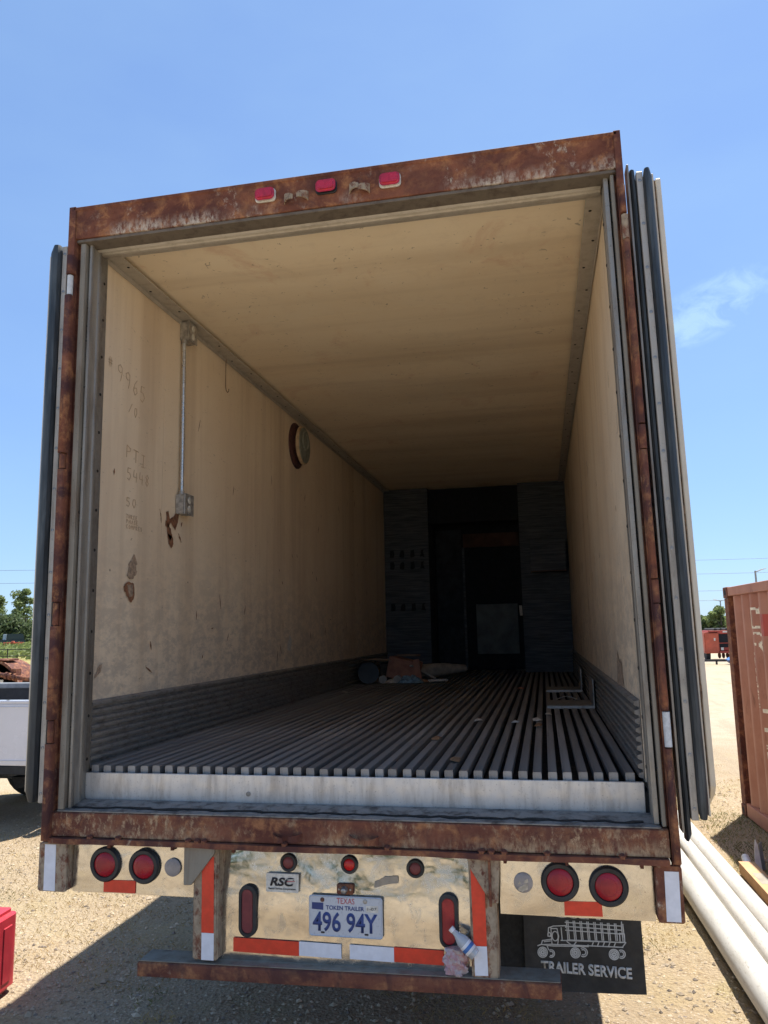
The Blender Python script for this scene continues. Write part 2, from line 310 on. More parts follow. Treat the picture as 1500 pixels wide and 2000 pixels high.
M['leaf_a'] = leafmat('bright_green_leaves', (0.18, 0.23, 0.09))
M['leaf_b'] = leafmat('dark_green_leaves', (0.10, 0.14, 0.065))
M['leaf_c'] = leafmat('yellow_green_weeds', (0.17, 0.215, 0.075))
M['straw'] = leafmat('dry_straw_grass', (0.36, 0.265, 0.115))
M['weed'] = leafmat('faded_green_grass', (0.17, 0.17, 0.065))
# ground
n = NT('dry_sandy_gravel')
a = n.noise(0.45, 8, 0.6, 0.3); b = n.noise(3.5, 9, 0.68, 0.4); g = n.noise(26, 7, 0.7)
c = n.mix(n.rng(a, 0.32, 0.68), (0.315, 0.24, 0.155), (0.385, 0.305, 0.205))
c = n.mix(n.rng(b, 0.45, 0.70, 0, 0.6), c, (0.36, 0.27, 0.155))
c = n.mix(n.rng(n.noise(0.9, 7, 0.62, 0.5, vec=n.map(loc=(4, 9, 0))), 0.55, 0.70, 0, 0.6), c, (0.30, 0.26, 0.12))
c = n.mix(n.rng(g, 0.48, 0.66, 0, 0.75), c, (0.22, 0.155, 0.095))
c = n.mix(n.rng(n.voro(42, out='Distance'), 0.28, 0.12, 0, 0.55), c, (0.56, 0.50, 0.42))
c = n.mix(n.rng(n.voro(63, vec=n.map(loc=(1, 2, 0))), 0.22, 0.08, 0, 0.5), c, (0.19, 0.165, 0.14))
# straw-green far field on the left, beyond the yard
xyz = n.sep()
far = n.math('MULTIPLY', n.rng(xyz[1], 30, 48), n.rng(xyz[0], 0, -18))
fc = n.mix(n.rng(n.noise(0.35, 7, 0.65), 0.35, 0.65), (0.22, 0.22, 0.07), (0.36, 0.30, 0.13))
c = n.mix(far, c, fc)
ds = n.n('ShaderNodeVectorMath'); ds.operation = 'DISTANCE'; ds.inputs[1].default_value = (0.5, 4.0, 0); n.l(n.tc, ds.inputs[0])
pale_yard = n.math('MULTIPLY', n.rng(ds.outputs['Value'], 5.0, 10.0), n.math('SUBTRACT', 1.0, far))
c = n.mix(n.math('MULTIPLY', pale_yard, 0.75), c, n.mix(n.rng(b, 0.35, 0.7), (0.47, 0.40, 0.30), (0.40, 0.33, 0.24)))   # paler dust on the open yard, lightened to bounce light into the trailer
rut = n.noise(1.0, 5, 0.6, 0.15, vec=n.map((2.2, 0.18, 1), rot=(0, 0, 0.5)))
c = n.mix(n.rng(rut, 0.54, 0.66, 0, 0.40), c, (0.30, 0.235, 0.16))
c = n.mix(n.rng(n.noise(0.28, 6, 0.62, 0.4, vec=n.map(loc=(3, 8, 0))), 0.52, 0.66, 0, 0.45), c, (0.33, 0.27, 0.13))   # patches of dry grass
n.bump(n.math('ADD', n.noise(34, 8, 0.75), n.math('MULTIPLY', n.voro(48), 0.8)), 0.75, 0.02)
M['ground'] = n.set(c, 0.95, 0, 0.15)
M['stone'] = simple('gravel_stone', (0.42, 0.335, 0.235), 0.9, 0, 0.4, 3)
M['stone_dark'] = simple('dark_gravel_stone', (0.21, 0.17, 0.135), 0.9, 0, 0.35, 3)

# ------------------------------------------------------------------ geometry helpers
class G:
    def __init__(s): s.v = []; s.f = []
    def add(s, vs, fs):
        o = len(s.v); s.v += [tuple(p) for p in vs]; s.f += [tuple(i+o for i in f) for f in fs]; return s
    def box(s, x0, x1, y0, y1, z0, z1):
        vs = [(x, y, z) for z in (z0, z1) for y in (y0, y1) for x in (x0, x1)]
        return s.add(vs, [(0,2,3,1), (4,5,7,6), (0,1,5,4), (2,6,7,3), (0,4,6,2), (1,3,7,5)])
    def obox(s, c, half, m):
        vs = [Vector(c)+m@Vector((x*half[0], y*half[1], z*half[2])) for z in (-1,1) for y in (-1,1) for x in (-1,1)]
        return s.add(vs, [(0,2,3,1), (4,5,7,6), (0,1,5,4), (2,6,7,3), (0,4,6,2), (1,3,7,5)])
    def prism(s, poly, axis, a, b):
        # poly: 2D points; axis 'x': (y,z), 'y': (x,z), 'z': (x,y)
        def P(p, t): return (t, p[0], p[1]) if axis == 'x' else (p[0], t, p[1]) if axis == 'y' else (p[0], p[1], t)
        k = len(poly); vs = [P(p, a) for p in poly]+[P(p, b) for p in poly]
        fs = [(i, (i+1) % k, k+(i+1) % k, k+i) for i in range(k)]
        return s.add(vs, fs+[tuple(range(k-1, -1, -1)), tuple(range(k, 2*k))])
    def tube(s, pts, r, seg=8, caps=True):
        pts = [Vector(p) for p in pts]; rs = r if isinstance(r, (list, tuple)) else [r]*len(pts)
        vs = []; ref = None
        for i, p in enumerate(pts):
            d = (pts[min(i+1, len(pts)-1)]-pts[max(i-1, 0)]).normalized()
            if ref is None: ref = Vector((0, 0, 1)) if abs(d.z) < 0.9 else Vector((1, 0, 0))
            a = (ref-d*ref.dot(d)).normalized(); ref = a; b = d.cross(a)
            for k in range(seg):
                t = 2*math.pi*k/seg; vs.append(p+(a*math.cos(t)+b*math.sin(t))*rs[i])
        fs = [(i*seg+k, i*seg+(k+1) % seg, (i+1)*seg+(k+1) % seg, (i+1)*seg+k) for i in range(len(pts)-1) for k in range(seg)]
        if caps: fs += [tuple(range(seg-1, -1, -1)), tuple((len(pts)-1)*seg+k for k in range(seg))]
        return s.add(vs, fs)
    def lathe(s, prof, c, axis=(0, -1, 0), seg=24, sx=1.0, sz=1.0):
        # prof: (radius, height along axis)
        ax = Vector(axis).normalized(); a = (Vector((0,0,1)) if abs(ax.z) < 0.9 else Vector((1,0,0))); a = (a-ax*a.dot(ax)).normalized(); b = ax.cross(a)
        c = Vector(c); vs = []
        for (r, h) in prof:
            for k in range(seg):
                t = 2*math.pi*k/seg; vs.append(c+ax*h+a*math.cos(t)*r*sz+b*math.sin(t)*r*sx)
        fs = [(i*seg+k, i*seg+(k+1) % seg, (i+1)*seg+(k+1) % seg, (i+1)*seg+k) for i in range(len(prof)-1) for k in range(seg)]
        fs += [tuple(range(seg-1, -1, -1)), tuple((len(prof)-1)*seg+k for k in range(seg))]
        return s.add(vs, fs)
    def mesh(s, name):
        me = bpy.data.meshes.new(name); me.from_pydata(s.v, [], s.f)
        bm = bmesh.new(); bm.from_mesh(me); bmesh.ops.recalc_face_normals(bm, faces=bm.faces); bm.to_mesh(me); bm.free()
        return me
    def build(s, name, mat, parent=None, bevel=0.0, smooth=True, seg=1, **props):
        me = s.mesh(name)
        if bevel:
            bm = bmesh.new(); bm.from_mesh(me)
            es = [e for e in bm.edges if len(e.link_faces) == 2 and e.calc_face_angle(0) > 0.6]
            bmesh.ops.bevel(bm, geom=es, offset=bevel, segments=seg, affect='EDGES', clamp_overlap=True)
            bm.to_mesh(me); bm.free()
        me.materials.append(mat)
        if smooth:
            me.polygons.foreach_set('use_smooth', [True]*len(me.polygons)); me.set_sharp_from_angle(angle=R(35))
        o = bpy.data.objects.new(name, me); COL.objects.link(o)
        if parent: o.parent = parent
        for k, v in props.items(): o[k] = v
        return o
def thing(name, label, cat, loc=(0,0,0), rz=0.0, group=None):
    o = bpy.data.objects.new(name, None); COL.objects.link(o); o.location = loc; o.rotation_euler = (0, 0, rz); o.empty_display_size = 0.2
    o['label'] = label; o['category'] = cat
    if group: o['group'] = group
    return o
def tag(o, label, cat, group=None):
    o['label'] = label; o['category'] = cat
    if group: o['group'] = group
    return o
def inst(src, parent, loc=(0,0,0), rot=None):
    o = src.copy(); COL.objects.link(o); o.parent = parent; o.location = loc
    if rot: o.rotation_euler = rot
    return o
def roundrect(x0, x1, z0, z1, r, seg=5):
    pts = []
    for cx, cz, a0 in ((x1-r, z1-r, 0), (x0+r, z1-r, 90), (x0+r, z0+r, 180), (x1-r, z0+r, 270)):
        for k in range(seg+1):
            t = R(a0+90*k/seg); pts.append((cx+r*math.cos(t), cz+r*math.sin(t)))
    return pts
def blob(pts, k=3, jit=0.15, seed=0):
    rnd = random.Random(seed); out = []
    for i, p in enumerate(pts):
        q = pts[(i+1) % len(pts)]; L = math.hypot(q[0]-p[0], q[1]-p[1])
        for j in range(k):
            t = j/k; out.append((p[0]+(q[0]-p[0])*t+rnd.uniform(-1,1)*L*jit*(j > 0 or 0.4), p[1]+(q[1]-p[1])*t+rnd.uniform(-1,1)*L*jit*(j > 0 or 0.4)))
    return out
def text_obj(name, s, rect, y, mat, parent, bold=0.0, depth=0.0006, shear=0.0):
    cu = bpy.data.curves.new(name, 'FONT'); cu.body = s; cu.size = 1; cu.offset = bold; cu.shear = shear; cu.resolution_u = 4
    t = bpy.data.objects.new(name, cu); COL.objects.link(t)
    bpy.context.view_layer.update()
    me = bpy.data.meshes.new_from_object(t.evaluated_get(bpy.context.evaluated_depsgraph_get()))
    bpy.data.objects.remove(t); bpy.data.curves.remove(cu)
    xs = [v.co.x for v in me.vertices]; ys = [v.co.y for v in me.vertices]
    x0, x1, z0, z1 = rect; ax, bx, ay, by = min(xs), max(xs), min(ys), max(ys)
    for v in me.vertices:
        v.co = Vector((x0+(v.co.x-ax)/(bx-ax)*(x1-x0), y, z0+(v.co.y-ay)/(by-ay)*(z1-z0)))
    bm = bmesh.new(); bm.from_mesh(me)
    r = bmesh.ops.extrude_face_region(bm, geom=bm.faces[:])
    for g in r['geom']:
        if isinstance(g, bmesh.types.BMVert): g.co.y -= depth
    bmesh.ops.recalc_face_normals(bm, faces=bm.faces); bm.to_mesh(me); bm.free()
    me.name = name; me.materials.append(mat)
    o = bpy.data.objects.new(name, me); COL.objects.link(o); o.parent = parent
    return o

# ------------------------------------------------------------------ ground (one sheet)
def gz(x, y):
    d = math.hypot(x-0.5, y-1)
    h = 0.018*mnoise.noise((x*0.9, y*0.9, 0.3))+0.010*mnoise.noise((x*3.1, y*3.1, 1.3))+0.006*mnoise.noise((x*8, y*8, 2.2))
    return h*(1 if d < 25 else 1.5)
def axis_pts(lo, hi, step, far, grow=1.28):
    a = []; x = lo
    while x <= hi+1e-6: a.append(x); x += step
    st = step; x = hi; b = []
    while x < far: st *= grow; x += st; b.append(x)
    st = step; x = lo; c = []
    while x > -far: st *= grow; x -= st; c.append(x)
    return c[::-1]+a+b
xs = axis_pts(-6, 4.5, 0.05, 2500); ys = axis_pts(0.4, 9.0, 0.05, 2500)
vs = [(x, y, gz(x, y)) for y in ys for x in xs]; nx = len(xs)
fs = [(j*nx+i, j*nx+i+1, (j+1)*nx+i+1, (j+1)*nx+i) for j in range(len(ys)-1) for i in range(nx-1)]
me = bpy.data.meshes.new('ground'); me.from_pydata(vs, [], fs); me.materials.append(M['ground'])
me.polygons.foreach_set('use_smooth', [True]*len(me.polygons))
ground = bpy.data.objects.new('ground', me); COL.objects.link(ground); ground['kind'] = 'structure'

# ------------------------------------------------------------------ the box trailer
T = thing('box_trailer', 'rusty white box trailer with both rear doors folded open on an empty cream interior', 'trailer', (0, 0, 0))
ZT, ZC, ZF, ZS = 4.04, 3.915, 1.39, 1.13
WI, YI, YB, YE = 1.2225, 0.20, 7.17, 8.75
# outer shell
G().box(-1.295, -1.232, 0.15, YE, ZS, ZT-0.01).build('outer_wall', M['skin'], T)
G().box(1.232, 1.295, 0.15, YE, ZS, ZT-0.01).build('outer_wall', M['skin'], T)
G().box(-1.232, 1.232, 0.15, YE, 3.955, ZT-0.006).build('roof', M['skin'], T)
G().box(-1.232, 1.232, YE-0.06, YE-0.002, ZS, 3.955).build('front_wall', M['skin'], T)
G().box(-1.232, 1.232, 0.175, YE-0.06, ZS+0.02, 1.352).build('floor_deck', M['black_steel'], T)
# cream liner panels (1.22 m sheets, 2 mm joints)
edges = [YI, 0.86, 2.08, 3.30, 4.52, 5.74, YB+0.9]
def wall_sheet(sgn, ya, yb, seed):
    g = G(); ny = max(2, int((yb-ya)/0.12)); zs_ = [1.385, 1.9, 2.4, 2.9, 3.4, 3.93]
    vs = []
    for j in range(ny+1):
        y = ya+0.001+(yb-ya-0.002)*j/ny
        for z in zs_:
            e = min(1, min(j, ny-j)/1.5)
            w = 0.004*mnoise.noise((y*1.7, z*0.8, seed*3.1))*e
            vs.append((sgn*(WI+w), y, z))
    k = len(zs_)
    fs = [(j*k+i, j*k+i+1, (j+1)*k+i+1, (j+1)*k+i) for j in range(ny) for i in range(k-1)]
    # thickness
    o = len(vs); vs += [(x+sgn*0.006, y, z) for x, y, z in vs]
    fs += [tuple(i+o for i in f) for f in fs]
    for j in range(ny):
        for i in (0, k-1): a = j*k+i; b = (j+1)*k+i; fs.append((a, b, b+o, a+o))
    for i in range(k-1):
        for j in (0, ny): a = j*k+i; fs.append((a, a+1, a+1+o, a+o))
    g.add(vs, fs); return g
for sgn in (-1, 1):
    for i in range(len(edges)-1):
        wall_sheet(sgn, edges[i], edges[i+1], i+sgn).build('wall_panel', M['wall'], T)
cedges = [YI, 1.25, 2.2, 3.15, 4.1, 5.05, 6.0, YB+0.95]
for i in range(len(cedges)-1):
    ya, yb = cedges[i], cedges[i+1]; g = G(); vs = []; ny, nxx = 14, 8
    for j in range(ny+1):
        t = j/ny; y = ya+0.001+(yb-ya-0.002)*t
        for q in range(nxx+1):
            x = -1.226+2.452*q/nxx
            sag = 0.010*math.sin(math.pi*t)**2*math.sin(math.pi*q/nxx)+0.004*mnoise.noise((x*1.2, y*1.5, 5))*math.sin(math.pi*t)
            vs.append((x, y, ZC+0.004-sag))
    k = nxx+1; o = len(vs); vs += [(x, y, z+0.02) for x, y, z in vs]
    fs = [(j*k+q, j*k+q+1, (j+1)*k+q+1, (j+1)*k+q) for j in range(ny) for q in range(nxx)]
    fs += [tuple(a+o for a in f) for f in fs]
    for q in range(nxx):
        for j in (0, ny): a = j*k+q; fs.append((a, a+1, a+1+o, a+o))
    g.add(vs, fs).build('ceiling_panel', M['ceil'], T)
# ceiling corner trims with screws
for sgn in (-1, 1):
    x0, x1 = sorted((sgn*1.2185, sgn*1.140))
    g = G().box(x0, x1, YI, YB, ZC-0.022, ZC-0.012)
    a, b = sorted((sgn*1.2185, sgn*1.2145)); g.box(a, b, YI, YB, ZC-0.050, ZC-0.022)
    tr = g.build('ceiling_trim', M['trim'], T, 0.002)
    g = G()
    for k in range(24):
        y = 0.33+k*0.29
        g.lathe([(0.0075, 0), (0.007, 0.002), (0.003, 0.003)], (sgn*(1.165+0.03*(k % 2)), y, ZC-0.022), (0, 0, -1), 8)
    g.build('trim_screws', M['grime'], tr, kind='stuff')
# corrugated kick plates
for sgn in (-1, 1):
    prof = []; z = 1.388; nr = 9; ph = (1.70-1.388)/nr
    for k in range(nr):
        prof += [(sgn*1.2165, z), (sgn*1.2165, z+ph*0.28), (sgn*1.199, z+ph*0.45), (sgn*1.199, z+ph*0.85)]; z += ph
    prof += [(sgn*1.2165, 1.70), (sgn*1.2195, 1.703), (sgn*1.2195, 1.388)]
    G().prism(prof, 'y', YI+0.004+(0.0 if sgn < 0 else 0.0), YB).build('kick_plate', M['kick'], T)
# floor slats
slat = None; NS = 40; pitch = 2.385/NS
for i in range(NS):
    x = -1.1925+pitch*(i+0.5)
    if slat is None:
        g = G(); w = 0.0175
        g.prism([(-w, 1.389), (-w, 1.4185), (-w+0.003, 1.4215), (w-0.003, 1.4215), (w, 1.4185), (w, 1.389)], 'y', 0, 1)
        g.box(-0.004, 0.004, 0.002, 0.998, 1.352, 1.389)
        slat = g.build('floor_slat', M['floor'], T); o = slat
    else: o = inst(slat, T)
    d = random.uniform(-0.006, 0.006)
    o.location = (x+random.uniform(-0.002, 0.002), 0.185+d, random.uniform(-0.002, 0.002)); o.scale = (1, YE-0.9-0.185-d, 1)
# threshold plate, ledge, grime line
G().prism([(0.168, 1.268), (0.160, 1.30), (0.162, 1.392), (0.174, 1.392), (0.174, 1.268)], 'x', -1.198, 1.2125).build('threshold_plate', M['thresh'], T, 0.002)
G().prism([(0.006, 1.2575), (0.006, 1.2625), (0.06, 1.2645), (0.09, 1.275), (0.16, 1.279), (0.16, 1.2575)], 'x', -1.232, 1.246).build('threshold_ledge', M['ledge'], T, 0.001)
g = G(); rnd = random.Random(4); pts = [(x_, 0.05+rnd.uniform(-0.012, 0.012)) for x_ in [(-1.19+i*0.035) for i in range(69)]]
up_ = [(p[0], p[1]+rnd.uniform(0.006, 0.035)) for p in pts]
for i in range(len(pts)-1):
    g.prism([pts[i], pts[i+1], up_[i+1], up_[i]], 'z', 1.262, 1.2695)
g.build('caulk_bead', M['grime'], T)
G().lathe([(0.011, 0), (0.010, 0.006), (0.004, 0.007)], (-0.42, 0.162, 1.315), (0, -1, 0), 8).build('screw', M['alu'], T)
# header: rusty channel, lip, galvanised underside, aluminium trims
G().prism([(0.0, 3.888), (-0.004, 3.90), (-0.004, 4.028), (-0.012, 4.033), (-0.012, 4.047), (0.15, 4.047), (0.15, 3.888)], 'x', -1.262, 1.262).build('header_beam', M['rust_header'], T, 0.002)
G().prism([(0.006, 3.872), (0.006, 3.887), (0.085, 3.887), (0.085, 3.866)], 'x', -1.250, 1.250).build('header_lip', M['lip'], T, 0.002)
G().prism([(0.088, 3.868), (0.088, 3.90), (0.202, 3.90), (0.202, 3.878), (0.165, 3.874), (0.160, 3.862), (0.128, 3.862), (0.124, 3.874), (0.108, 3.874), (0.104, 3.862)], 'x', -1.196, 1.196).build('header_trim', M['trim'], T, 0.0015)
# jambs (the right-hand frame is racked a little out of plumb)
def rack(objs, zoff=0.0):
    for o in objs:
        if o.type != 'MESH': continue
        if zoff and o.data.users > 1: o.location.x += (2.6-(o.location.z+zoff))*0.0095; continue
        for v in o.data.vertices: v.co.x += (2.6-(v.co.z+zoff))*0.0095
for sgn in (-1, 1):
    before = set(bpy.data.objects)
    def bx(g, a, b, y0, y1, z0, z1):
        x0, x1 = sorted((sgn*a, sgn*b)); return g.box(x0, x1, y0, y1, z0, z1)
    Lf = sgn < 0
    po, pi_, ga, gb, ca = (1.287, 1.252, 1.2065, 1.234, 1.199) if Lf else (1.290, 1.262, 1.2385, 1.2535, 1.2315)
    g = bx(G(), pi_, po, 0.002, 0.148, 1.132, 4.052)
    bx(g, gb-0.002, pi_, 0.032, 0.148, 1.26, 4.03); bx(g, pi_, po, -0.012, 0.002, 3.80, 4.052); g.build('corner_post', M['rust_dark'], T, 0.002)
    g = bx(G(), ga, gb, 0.014, 0.145, 1.262, 3.870)
    g.build('jamb_strip', M['galv'], T, 0.003)
    bx(G(), ca+0.0005, ga-0.0005, 0.060, 0.145, 1.28, 3.86).build('seal_gap', M['grime'], T)
    dj = 0.0 if Lf else 0.026
    g = G(); p = [(1.198+dj*1.25, 0.036), (1.186+dj, 0.036), (1.184+dj, 0.050), (1.192+dj, 0.060), (1.192+dj, 0.100), (1.186+dj, 0.106), (1.186+dj, 0.122), (1.194+dj*0.8, 0.130), (1.200+dj*0.6, 0.198), (1.2185, 0.204), (1.2185, 0.19), (1.198+dj*1.25, 0.16)]
    g.prism([(sgn*a, b) for a, b in p], 'z', 1.266, 3.872); g.build('jamb_trim', M['alu'], T, 0.001)
    g = G()
    for k in range(13): g.lathe([(0.008, 0), (0.007, 0.002), (0.003, 0.003)], (sgn*(1.197 if Lf else 1.214), 0.165, 1.45+k*0.19), (-sgn, 0, 0), 8)
    g.build('jamb_rivets', M['grime'], T, kind='stuff')
    # lumpy dirty sealant in the crack
    g = G(); rnd = random.Random(9+sgn)
    for k in range(70):
        z = 1.30+rnd.random()*2.5; r = rnd.uniform(0.004, 0.009)
        g.lathe([(0.001, -r), (r*0.8, -r*0.5), (r, 0), (r*0.8, r*0.5), (0.001, r)], (sgn*((ca+ga)/2+rnd.uniform(-.003, .003)), 0.055+rnd.uniform(-.01, .01), z), (0, 0, 1), 6)
    g.build('crumbled_sealant', M['grime'], T, kind='stuff')
    # hinge bars with knuckles
    cuts = [1.14, 1.545, 1.64, 2.05, 2.15, 2.76, 2.83, 3.60, 3.70, 3.80] if sgn < 0 else [1.14, 1.55, 1.68, 2.08, 2.17, 2.68, 2.78, 3.56, 3.67, 3.80]
    for i in range(len(cuts)-1):
        z0, z1 = cuts[i], cuts[i+1]
        if i % 2 == 0:
            j = random.uniform(-0.003, 0.003)
            g = G(); b0, b1 = (1.2465, 1.284) if Lf else (1.267, 1.2925); pr = [(b0, -0.004), (b0, -0.022), (b0+0.006, -0.031), (b1-0.007, -0.031), (b1, -0.022), (b1, 0.0015), (b0, 0.0015)]
            g.prism([(sgn*(a+j), b) for a, b in pr], 'z', z0+0.004, z1-0.004); g.build('hinge_bar', M['rust_bar'], T, 0.001)
        else:
            white = (sgn < 0 and i == 7) or (sgn > 0 and i == 1)
            m = M['ink_grey'] if white else M['rust_post'] if sgn > 0 and i in (7,) else M['rust_bar']
            kn = G().lathe([(0.0135, 0), (0.0135, z1-z0-0.004)], (sgn*(1.265 if Lf else 1.2795), -0.012, z0+0.002), (0, 0, 1), 14).build('hinge_knuckle', m, T)
            if white: kn['label'] = 'white painted hinge knuckle'
    if sgn > 0: rack([o for o in bpy.data.objects if o not in before])
# sill beam, lip, bolts, tabs
G().prism([(0.0, 1.158), (0.0, 1.254), (0.012, 1.2575), (0.13, 1.2575), (0.13, 1.158)], 'x', -1.250, 1.2705).build('sill_beam', M['rust_sill'], T, 0.003)
g = G(); n_ = 60; rnd = random.Random(2); vs = []
for i in range(n_+1):
    x = -1.248+2.512*i/n_; e = 0.004*mnoise.noise((x*2.2, 0, 0))+0.0025*mnoise.noise((x*9, 3, 0)) ; f = -0.020+0.006*mnoise.noise((x*4, 7, 0))
    vs += [(x, f, 1.135+e), (x, f, 1.156+e*0.6), (x, 0.05, 1.1565), (x, 0.05, 1.135)]
fs = [(i*4+k, i*4+(k+1) % 4, (i+1)*4+(k+1) % 4, (i+1)*4+k) for i in range(n_) for k in range(4)]+[(0, 1, 2, 3), (n_*4, n_*4+1, n_*4+2, n_*4+3)]
G().add(vs, fs).build('sill_lip', M['rust_dark'], T)
bolt = None
for x in (-1.06, -0.93, -0.615, -0.575, -0.545, -0.2, 0.22, 0.585, 0.622, 0.67, 0.83, 1.10):
    if bolt is None: bolt = G().lathe([(0.014, 0), (0.014, 0.006), (0.010, 0.011)], (0, 0, 0), (0, -0.35, 1), 6).build('bolt', M['rust_dark'], T); o = bolt
    else: o = inst(bolt, T)
    o.location = (x, -0.008, 1.157)
def bent_tab(x, z, s, flip, y=-0.002, mat='rust'):
    g = G(); n_ = 6
    for k in (0, 1):
        pass
    pts = [(0, 0), (0.004, -0.012), (0.016, -0.026), (0.034, -0.034), (0.045, -0.030)]
    vs = []
    for i, (a, b) in enumerate(pts):
        wv = s*(1-0.12*i)
        for zz in (-wv, wv*0.8): vs.append((x+flip*a*1.0, y+b, z+zz-0.10*a))
        for zz in (-wv, wv*0.8): vs.append((x+flip*(a+0.004), y+b+0.004, z+zz-0.10*a))
    fs = []
    for i in range(len(pts)-1):
        a, b = i*4, i*4+4
        fs += [(a, a+1, b+1, b), (a+2, b+2, b+3, a+3), (a, b, b+2, a+2), (a+1, a+3, b+3, b+1)]
    fs += [(0, 2, 3, 1), (len(pts)*4-4, len(pts)*4-3, len(pts)*4-1, len(pts)*4-2)]
    g.add(vs, fs); return g.build('bent_tab', M[mat], T)
for x, z, f in ((-0.25, 1.185, 1), (-0.13, 1.190, -1), (0.065, 1.190, 1), (0.185, 1.187, -1)): bent_tab(x, z, 0.018, f)
for x, z, f in ((-0.20, 3.945, 1), (-0.085, 3.95, -1), (0.105, 3.955, 1), (0.20, 3.945, -1)): bent_tab(x, z, 0.024, f, -0.006, 'rust_post')
# lower corner brackets
for sgn, a, b in ((-1, 1.166, 1.299), (1, 1.212, 1.304)):
    x0, x1 = sorted((sgn*a, sgn*b))
    g = G().prism(roundrect(x0, x1, 0.937, 1.133, 0.010, 3), 'y', -0.006, 0.012)
    s0, s1 = sorted((sgn*b, sgn*(b-0.012))); g.box(s0, s1, 0.012, 0.16, 0.945, 1.131)
    i0, i1 = sorted((sgn*a, sgn*(a+0.010))); g.box(i0, i1, 0.012, 0.13, 0.940, 1.131)
    g.build('corner_bracket', M['rust_post'] if sgn < 0 else M['rust'], T, 0.002)
def slab(name, pts, y, th, mat, parent=T, bevel=0.0, label=None):
    o = G().prism(pts, 'y', y-th, y).build(name, mat, parent, bevel)
    if label: o['label'] = label
    return o
slab('white_tape', [(-1.270, 0.941), (-1.216, 0.940), (-1.219, 1.126), (-1.271, 1.126)], -0.0065, 0.0008, M['tape_white'])
slab('white_tape', [(1.240, 0.943), (1.290, 0.943), (1.293, 1.114), (1.243, 1.114)], -0.0065, 0.0008, M['tape_white'])
# polished light panels (each a folded sheet)
def sheet_panel(x0, x1, z0, z1, y, name='light_panel', bulge=0.0, amp=0.0035):
    g = G(); nx_, nz_ = 48, 24; vs = []
    def Y(x, z, ed=1.0):
        v = (z-z0)/(z1-z0); q_ = max(0.0, v-0.40); bend = bulge*(q_*q_/0.32 if q_ < 0.16 else q_-0.08)/0.52
        return y+bend+(amp*mnoise.noise((x*3.1, z*4.5, 2.0))+amp*0.16*mnoise.noise((x*8, z*10, 4)))*ed
    for j in range(nz_+1):
        for i in range(nx_+1):
            x = x0+(x1-x0)*i/nx_; z = z0+(z1-z0)*j/nz_
            vs.append((x, Y(x, z, min(1, min(i, nx_-i, j, nz_-j)/3)), z))
    k = nx_+1
    fs = [(j*k+i, j*k+i+1, (j+1)*k+i+1, (j+1)*k+i) for j in range(nz_) for i in range(nx_)]
    o = len(vs); vs += [(a_, b_+0.003, c_) for a_, b_, c_ in vs]
    for i in range(nx_):
        for j in (0, nz_): q = j*k+i; fs.append((q, q+1, q+1+o, q+o))
    for j in range(nz_):
        for i in (0, nx_): q = j*k+i; fs.append((q, q+k, q+k+o, q+o))
    g.add(vs, fs)
    g.box(x0, x1, y+0.004, y+0.05, z0-0.004, z0-0.001)
    return g.build(name, M['polish'], T)
sheet_panel(-1.160, -0.600, 0.932, 1.134, 0.034, bulge=0.004, amp=0.0045)
sheet_panel(0.645, 1.208, 0.930, 1.134, 0.034, bulge=0.004, amp=0.0045)
sheet_panel(-0.500, 0.530, 0.684, 1.134, 0.062, 'centre_panel', 0.030, 0.0022)
for x in (-0.99, -0.70, 0.67, 0.90, 1.17, -0.43):
    G().box(x-0.006, x+0.006, 0.020, 0.034, 1.112, 1.134).build('panel_clip', M['rust_dark'], T)
# bumper posts, gussets, tape
G().box(-0.600, -0.492, 0.014, 0.12, 0.70, 1.134).build('bumper_post', M['rust_post'], T, 0.006, seg=2)
G().box(0.530, 0.632, 0.014, 0.12, 0.70, 1.134).build('bumper_post', M['rust_post'], T, 0.006, seg=2)
slab('gusset_plate', [(-0.636, 0.985), (-0.602, 0.987), (-0.503, 1.112), (-0.503, 1.134), (-0.636, 1.134)], 0.012, 0.012, M['galv'], bevel=0.002)
slab('gusset_plate', [(0.528, 1.134), (0.652, 1.134), (0.640, 0.974), (0.612, 0.974), (0.531, 1.106)], 0.012, 0.012, M['rust_post'], bevel=0.002)
G().box(0.607, 0.617, -0.012, 0.0, 0.965, 1.134).build('post_rib', M['rust_dark'], T, 0.001)
slab('red_tape', [(-0.560, 0.805), (-0.507, 0.805), (-0.509, 1.096), (-0.514, 1.098), (-0.561, 1.040)], 0.0125, 0.0006, M['tape_red'])
slab('white_tape', [(-0.559, 0.702), (-0.506, 0.702), (-0.506, 0.804), (-0.559, 0.804)], 0.0125, 0.0006, M['tape_white'])
slab('red_tape', [(0.541, 0.816), (0.590, 0.817), (0.590, 1.030), (0.538, 1.090)], 0.0125, 0.0006, M['tape_red'])
slab('white_tape', [(0.542, 0.712), (0.591, 0.714), (0.590, 0.816), (0.541, 0.815)], 0.0125, 0.0006, M['tape_white'])
for x0, x1, m in ((-0.440, -0.1615, 'tape_red'), (-0.161, 0.013, 'tape_white'), (0.047, 0.2245, 'tape_white'), (0.225, 0.420, 'tape_red')):
    slab('red_tape' if m == 'tape_red' else 'white_tape', [(x0, 0.724), (x1, 0.722), (x1, 0.775), (x0, 0.777)], 0.0565, 0.0006, M[m])
slab('red_tape', [(-1.012, 0.934), (-0.866, 0.934), (-0.866, 0.984), (-1.012, 0.982)], 0.0305, 0.0006, M['tape_red'])
slab('red_tape', [(0.882, 0.934), (1.020, 0.936), (1.019, 0.987), (0.883, 0.984)], 0.0305, 0.0006, M['tape_red'])
